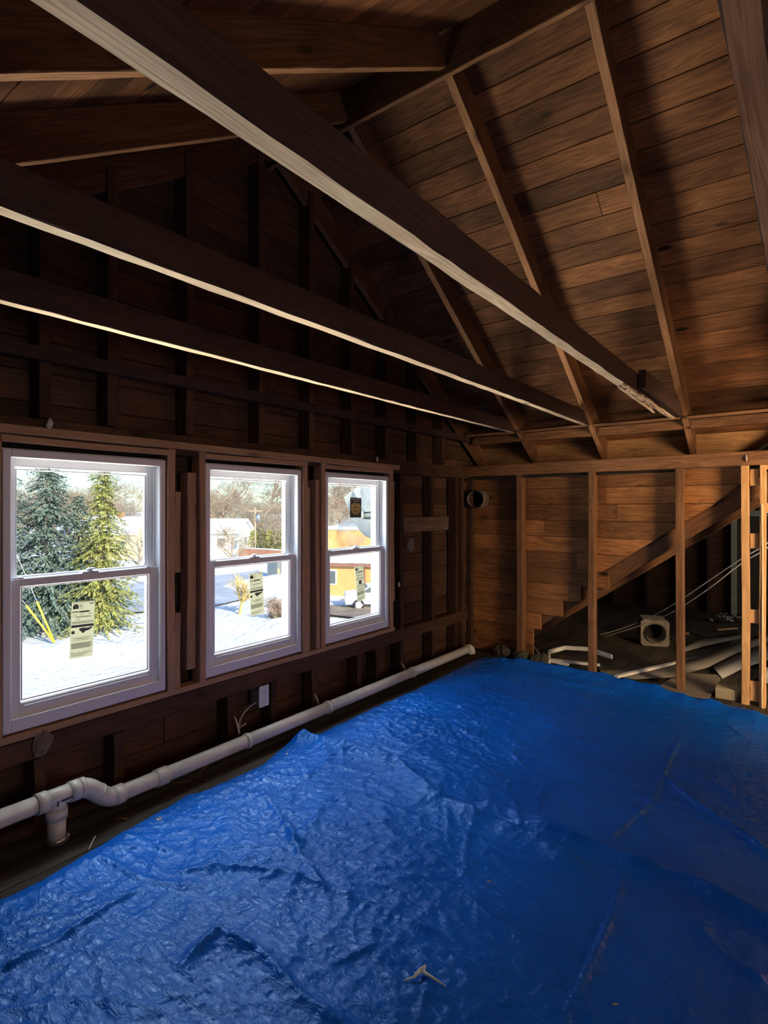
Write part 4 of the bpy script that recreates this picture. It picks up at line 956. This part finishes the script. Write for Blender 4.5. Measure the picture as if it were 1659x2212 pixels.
# spruces
def spruce(px, t, H, R, seed, lab, mat):
    rg = random.Random(seed); tr = empty('spruce_tree', G(px, t), lab, 'tree'); base = G(px, t)
    MB().tube([base-Vector((0,0,.3)), base+Vector((0,0,H))], [.16,.02], 8).build('trunk', M_bark3, tr)
    mb = MB(); z = .5
    while z < H:
        f = 1 - z/H; nb = int(9 + 8*f); 
        for b_ in range(nb):
            zb_ = z; a_ = rg.random()*6.283; z = zb_ + rg.uniform(-.25,.25); L = R*f**.8*rg.uniform(.6,1.15)+.12; dx, dy = math.cos(a_), math.sin(a_); ns = max(3, int(L/.13))
            for k in range(ns):
                s_ = (k+rg.random())/ns; c = base + Vector((dx*L*s_, dy*L*s_, z - .35*L*s_*s_ + .12*L*s_))
                for q in range(4):
                    sd = rg.uniform(-1,1)*.22*(1.1-s_); v1 = Vector((dx, dy, 0))*.13 + Vector((-dy, dx, 0))*sd + Vector((0,0,rg.uniform(-.13,.02)))
                    w1 = Vector((-dy, dx, rg.uniform(-.6,.6)))*rg.uniform(.02,.045)
                    c2 = c + Vector((-dy, dx, 0))*sd*.5
                    mb.add([c2-w1, c2+w1, c2+v1+w1*.3, c2+v1-w1*.3], [(0,1,2,3)])
            z = zb_
        z += .15 + .06*f
    mb.build('foliage', mat, tr)
def needle(name, c):
    m = plain(name, c, .6, .2, noise=.5, nscale=3); return m
M_n1 = needle('blue_green_needles', (.23,.30,.25)); M_n2 = needle('sunlit_yellow_needles', (.42,.42,.14))  # second tone has yellow sunlight put into the needle colour
spruce(-5, 29, 9.6, 3.6, 1, 'big blue-green spruce at the left edge of the first window', M_n1)
spruce(100, 29.5, 9.7, 3.5, 2, 'tall blue-green spruce in the middle-left of the first window', M_n1)
spruce(170, 30, 6.9, 3.0, 4, 'low dark spruce between its two taller neighbours, first window', M_n1)
spruce(222, 29, 9.5, 2.1, 3, 'slimmer sunlit yellow-green spruce right of centre in the first window', M_n2)
# hedge row behind the fence in the middle window
for i, px in enumerate((548, 566, 582, 597, 612)):
    mb = MB(); rg = random.Random(200+i); b_ = G(px, 74)
    for q in range(900):
        z = rg.random(); r = 1.3*(1-z*.75)*math.sqrt(rg.random()); a_ = rg.random()*6.283; c = b_ + Vector((math.cos(a_)*r, math.sin(a_)*r, z*3.3)); d = Vector((rg.gauss(0,.1), rg.gauss(0,.1), .22)); w_ = Vector((rg.gauss(0,1), rg.gauss(0,1), 0)).normalized()*.07
        mb.add([c-w_, c+w_, c+d+w_*.2, c+d-w_*.2], [(0,1,2,3)])
    mb.build('evergreen_shrub', [M_n2, needle('olive_needles', (.30,.27,.14))][i % 2], label='upright cedar behind the fence in the middle window, ' + ['leftmost', 'second from left', 'middle one', 'second from right', 'rightmost'][i] + ' of five', cat='shrub', group='cedar hedge behind the fence')
# houses
def house(px, t, w_, d_, h_, rh, rot, wall, lab, win=2, chim=False):
    b_ = G(px, t); M = Matrix.Translation(b_) @ Matrix.Rotation(rot, 4, 'Z'); hs = empty('house', b_, lab, 'house')
    mb = MB(); mb.box((-w_/2, -d_/2, 0), (w_/2, d_/2, h_), 0, M); mb.prism([M @ Vector(q) for q in ((-w_/2,-d_/2,h_), (-w_/2,d_/2,h_), (-w_/2,0,h_+rh*.95))], M.to_3x3() @ Vector((w_,0,0))); mb.build('walls', wall, hs)
    mb = MB()
    for s_ in (-1, 1): mb.prism([M @ Vector(q) for q in ((-w_/2-.4, s_*(d_/2+.4), h_-.15), (-w_/2-.4, 0, h_+rh), (-w_/2-.4, 0, h_+rh+.25), (-w_/2-.4, s_*(d_/2+.4), h_+.1))], M.to_3x3() @ Vector((w_+.8,0,0)))
    mb.build('snowy_roof', M_snow, hs)
    for k in range(win):
        x = -w_/2 + w_*(k+.5)/win; mb = MB(); mb.box((x-.5, -d_/2-.05, h_*.4), (x+.5, -d_/2+.02, h_*.4+1.0), 0, M); mb.build('window', M_winDark, hs)
        mb = MB(); mb.box((w_/2-.02, -.5, h_*.4), (w_/2+.05, .5, h_*.4+1), 0, M) if k == 0 else None
        if k == 0: mb.build('window', M_winDark, hs)
    if chim: MB().box((.4, -.3, h_+rh*.5), (1.0, .3, h_+rh+.8), 0, M).build('chimney', M_brickred, hs)
M_winDark = plain('dark_window', (.12,.14,.15), .2); M_brickred = plain('red_brick', (.50,.20,.11), .85, noise=.2)
M_hy = plain('yellow_siding', (.72,.58,.32), .8); M_hw = plain('pale_siding', (.66,.68,.66), .8)
house(250, 72, 7, 6, 3.2, 1.8, .7, M_hy, 'yellow-sided house behind the spruces in the first window', chim=True)
house(318, 95, 8, 6, 3.4, 2.0, .3, M_hw, 'small pale house beyond the parked car in the first window')
house(462, 80, 9, 7, 3.0, 1.6, .6, M_hw, 'pale low house at the left of the middle window')
house(600, 100, 9, 6, 3.2, 1.8, .5, M_hw, 'distant snowy-roofed house above the cedar hedge in the middle window')
# car builder
def car(pos, rot, lab, mat, s=1.0):
    M = Matrix.Translation(pos) @ Matrix.Rotation(rot, 4, 'Z') @ Matrix.Scale(s, 4); cr = empty('car', pos, lab, 'car')
    prof = [(-2.15,.35),(-2.2,.75),(-2.1,.98),(-1.3,1.06),(-.75,1.45),(.75,1.48),(1.45,1.08),(2.1,1.0),(2.2,.6),(2.1,.35)]
    mb = MB(); mb.prism([M @ Vector((x, -.85, z)) for x, z in prof], M.to_3x3() @ Vector((0,1.7,0))); mb.build('body', mat, cr)
    mb = MB(); mb.prism([M @ Vector((x, -.86, z)) for x, z in ((-1.15,1.06),(-.68,1.39),(.68,1.41),(1.25,1.08))], M.to_3x3() @ Vector((0,1.72,0)))
    mb.prism([M @ Vector((x, -.7, z)) for x, z in ((-1.32,1.08),(-.80,1.44),(-.84,1.48),(-1.36,1.10))], M.to_3x3() @ Vector((0,1.4,0))); mb.build('side_windows', M_winDark, cr)
    for x in (-1.35, 1.35):
        for y in (-.87, .87):
            c = M @ Vector((x, y-.1*(1 if y < 0 else -1), .34)); d = M.to_3x3() @ Vector((0, .1 if y > 0 else -.1, 0)); wh = MB().tube([c-d, c+d], .34*s, 22).build('wheel', M_dark, cr)
            e_ = MB(); e_.tube([c+d, c+d*1.15], .21*s, 14)
            for q in range(5):
                v_ = M.to_3x3() @ Vector((math.cos(q*1.2566), 0, math.sin(q*1.2566))); e_.tube([c+d*1.1, c+d*1.1+v_*.27], .04, 5)
            e_.build('hub_cap', M_white, wh)
M_carw = plain('white_car_paint', (.80,.80,.80), .25)
car(G(288, 78), 1.2+math.pi/2, 'silver car parked in a driveway seen through the first window', plain('silver_paint', (.6,.62,.65), .3))
pos = G(818, 36); car(pos, math.atan2(.6,.8)+.12, 'white car parked by the brick building in the third window', M_carw)
# utility pole
pb_ = G(551, 70); up_ = empty('utility_pole', pb_, 'grey wooden utility pole with transformer in the middle window', 'pole')
MB().tube([pb_, pb_+Vector((0,0,6.4))], [.13,.10], 10).build('pole_shaft', M_bark, up_)
MB().tube([pb_+Rv*.35+Vector((0,0,4.7)), pb_+Rv*.35+Vector((0,0,5.6))], .27, 14).build('transformer', M_steel, up_)
MB().box((-.05,-1.0,0), (.05,1.0,.12), 0, Matrix.Translation(pb_+Vector((0,0,5.9)))).build('crossarm', M_bark, up_)
# post in front of shrub
pb_ = G(597, 30.5); MB().box((pb_.x-.09, pb_.y-.09, GZ-.1), (pb_.x+.09, pb_.y+.09, GZ+1.1), 0, None, .02).build('wooden_post', plain('yellow_post', (.62,.48,.25), .8), label='short weathered wooden post standing in the snow, middle window', cat='post')
pb_ = G(601, 47); MB().box((pb_.x-.08, pb_.y-.08, GZ), (pb_.x+.08, pb_.y+.08, GZ+1.3), 0, None, .02).build('wooden_post', bpy.data.materials['yellow_post'], label='farther wooden post near the grey bin, middle window', cat='post')
pb_ = G(597, 52); MB().box((pb_.x-.7, pb_.y-.5, GZ), (pb_.x+.7, pb_.y+.5, GZ+1.6), 0, None, .04).build('bin', plain('grey_bin', (.22,.24,.25), .6), label='grey bin beside the brick building, middle window', cat='bin')
# fence
fa, fb = G(515, 70), G(608, 66); fe = empty('fence', fa, 'reddish board fence in front of the cedar hedge, middle window', 'fence')
for k in range(7):
    a_, b_ = fa.lerp(fb, k/7), fa.lerp(fb, (k+1)/7-.004); mb = MB(); d = (b_-a_); x_ = d.normalized(); M = Matrix.Translation(a_) @ Matrix((x_, Zv.cross(x_), Zv)).transposed().to_4x4()
    mb.box((0,0,0), (d.length, .05, 1.35), 0, M); mb.build('fence_panel', plain('red_fence_%d' % k, (.50+.02*(k % 3), .24, .14), .85), fe)
    MB().box((0,-.02,1.35), (d.length,.08,1.5), 0, M).build('snow_cap', M_snow, fe)
# brick buildings
def brickmat():
    m, n, l, p = newmat('tan_brick'); tc = n.new('ShaderNodeTexCoord'); b = n.new('ShaderNodeTexBrick'); b.inputs['Color1'].default_value = (.78,.42,.13,1); b.inputs['Color2'].default_value = (.66,.33,.10,1); b.inputs['Mortar'].default_value = (.60,.46,.28,1); b.inputs['Scale'].default_value = 3.0
    sx = n.new('ShaderNodeSeparateXYZ'); l.new(tc.outputs['Object'], sx.inputs[0]); cx = n.new('ShaderNodeCombineXYZ'); ad = n.new('ShaderNodeMath'); l.new(sx.outputs[0], ad.inputs[0]); l.new(sx.outputs[1], ad.inputs[1]); l.new(ad.outputs[0], cx.inputs[0]); l.new(sx.outputs[2], cx.inputs[1]); l.new(cx.outputs[0], b.inputs['Vector'])
    l.new(b.outputs[0], p.inputs['Base Color']); p.inputs['Roughness'].default_value = .9; return m
M_brick = brickmat()
bb = empty('brick_building', G(760, 44), 'sunlit orange-tan brick building with snowy flat roofs in the third window', 'building')
A0, A1 = G(600, 41.5), G(960, 39)           # front of the lower block
d = (A1-A0); d.z = 0; x_ = d.normalized(); y_ = Zv.cross(x_); Mb = Matrix.Translation(Vector((A0.x, A0.y, GZ))) @ Matrix((x_, y_, Zv)).transposed().to_4x4(); LW = d.length
zt1 = CAM.z - (1225-HZ)/FPX*40 - GZ
sgn = 1
x706 = (G(700, 42.5)-A0).dot(x_)
MB().box((x706*.82, 0, 0), (LW, 12, zt1), 0, Mb).build('lower_block', M_brick, bb)
MB().box((x706*.80, -.25, zt1), (LW, 12, zt1+.22), 0, Mb).build('eave_trim', plain('brown_fascia', (.30,.14,.10), .7), bb)
MB().box((x706*.80, -.2, zt1+.22), (LW, 12, zt1+.55), 0, Mb, .05).build('snow_cap', M_snow, bb)
MB().box((x706*.65, 5, 0), (LW, 16, zt1+2.4), 0, Mb).build('upper_block', M_brick, bb)
MB().box((x706*.65, 4.9, zt1+2.4), (LW, 16, zt1+2.7), 0, Mb, .05).build('snow_cap', M_snow, bb)
for k, xx in enumerate((x706+.9,)):
    MB().box((xx-.6, -.06, .8), (xx+.6, .05, 1.9), 0, Mb).box((xx-.5, -.08, .9), (xx-.05, .0, 1.8), 1, Mb).box((xx+.05, -.08, .9), (xx+.5, .0, 1.8), 1, Mb).build('window', [M_white, M_winDark], bb)
MB().tube([Mb @ Vector((x706+3.6, -.08, 0)), Mb @ Vector((x706+3.6, -.08, zt1))], .05, 8).build('downpipe', M_brickred, bb)
for xx, hh in ((x706+2.5, .8), (x706+6.5, .6)): MB().box((xx, 7, zt1+2.7), (xx+.9, 8, zt1+2.7+hh), 0, Mb).build('rooftop_vent', M_hy, bb)

# yellow guy-wire guards
an = atZ(118, 1388, GZ+.2)
for i, (q1, q2, t) in enumerate((((57,1308), (40,1258), 'left'), ((80,1300), (62,1245), 'right'))):
    L1 = an + (dep(q1[0], q1[1], 25.3)-an); L2 = dep(q2[0], q2[1], 24.6) 
    gw = empty('guy_wire', an, 'yellow-sleeved guy wire anchored in the snow, first window, the ' + t + ' one', 'wire', 'guy wires')
    MB().tube([an, L1], .045, 8).build('yellow_sleeve', bpy.data.materials.get('sleeve_yellow') or plain('sleeve_yellow', (.90,.62,.06), .5), gw)
    MB().tube([L1, L1+(L1-an)*1.6], .014, 5).build('steel_strand', M_wire, gw)

# sheet-metal exhaust hood just outside window 3
def dp(px, py, t=6.0): return dep(px, py, t*1.4)
M_hood = plain('blue_grey_sheet_metal', (.30,.35,.38), .55, .4, metal=.2, noise=.25, nscale=5)
hd = empty('exhaust_hood', Vector((dp(880,1113,5.9).x, dp(880,1113,5.9).y, GZ)), 'faceted blue-grey sheet metal exhaust hood on a mast just outside the third window', 'hood')
def slab(pts, name, off=.05):
    P_ = [dp(*q) for q in pts]; mb = MB(); n_ = len(P_); o3 = Fv*off
    vs = P_ + [p_+o3 for p_ in P_]; mb.add(vs, [list(range(n_)), list(range(2*n_-1, n_-1, -1))] + [(i, i+n_, (i+1) % n_ + n_, (i+1) % n_) for i in range(n_)]); return mb.build(name, M_hood, hd)
slab([(743,1074,5.9),(762,1058,5.85),(778,1090,5.8),(790,1106,5.75),(768,1112,5.85),(752,1100,5.95)], 'side_panel')
slab([(762,1058,5.85),(780,1049,5.9),(800,1104,5.75),(790,1106,5.75),(778,1090,5.8)], 'front_panel')
slab([(780,1049,5.9),(880,1046,6.1),(880,1106,5.9),(800,1104,5.75)], 'top_panel')
MB().tube([dp(778,1114,5.8), dp(880,1113,5.9)], .055, 16).build('pipe_arm', M_hood, hd)
MB().tube([dp(880,1113,5.9), Vector((dp(880,1113,5.9).x, dp(880,1113,5.9).y, GZ-.1))], .06, 12).build('mast', M_hood, hd)
MB().tube([dp(777,1113,5.8), dp(786,1113,5.8)], .085, 16).build('pipe_collar', M_hood, hd)
# lower curved scoop
mb = MB(); rows_ = []
for s_ in np.linspace(0, 1, 9):
    a_ = s_*1.35; lx = 763 + 24*s_ + 14*s_**2.2; ly = 1120 + 45*math.sin(a_)*.98; rx = 880; ry = 1118 + 48*s_
    rows_.append([dp(lx + (rx-lx)*u_, ly + (ry-ly)*u_ + 3*math.sin(u_*3.14), 5.8 - .12*math.sin(u_*3.14) + .1*s_) for u_ in np.linspace(0, 1, 7)])
vs = [q for r in rows_ for q in r]; vs += [q + Fv*.03 for q in vs]; N0 = 63; fs = []
for i in range(8):
    for j in range(6):
        a_ = i*7+j; fs.append((a_, a_+1, a_+8, a_+7)); fs.append((N0+a_, N0+a_+7, N0+a_+8, N0+a_+1))
mb.add(vs, fs, 0, True); mb.build('scoop', M_hood, hd)

# steam drifting off the brick building's roof
P = dep(768, 1150, 46); mb = MB(); prof = [(max(.001, 1.5*math.sin(math.pi*k/8)), -1.6*math.cos(math.pi*k/8)) for k in range(9)]; mb.lathe(prof, P, 16)
m = bpy.data.materials.new('steam'); m.use_nodes = True; n = m.node_tree.nodes; l = m.node_tree.links; n.remove(n['Principled BSDF'])
v = n.new('ShaderNodeVolumeScatter'); v.inputs['Color'].default_value = (1,1,1,1); tc = n.new('ShaderNodeTexCoord'); no = n.new('ShaderNodeTexNoise'); no.inputs['Scale'].default_value = .9; no.inputs['Detail'].default_value = 3; l.new(tc.outputs['Object'], no.inputs[0])
mr = n.new('ShaderNodeMapRange'); mr.inputs[1].default_value = .42; mr.inputs[2].default_value = .7; mr.inputs[3].default_value = 0; mr.inputs[4].default_value = 1.3; l.new(no.outputs[0], mr.inputs[0]); l.new(mr.outputs[0], v.inputs['Density']); l.new(v.outputs[0], n['Material Output'].inputs['Volume'])
mb.build('steam_plume', m, label='faint white steam plume over the brick building roof, third window', cat='steam', kind='stuff')
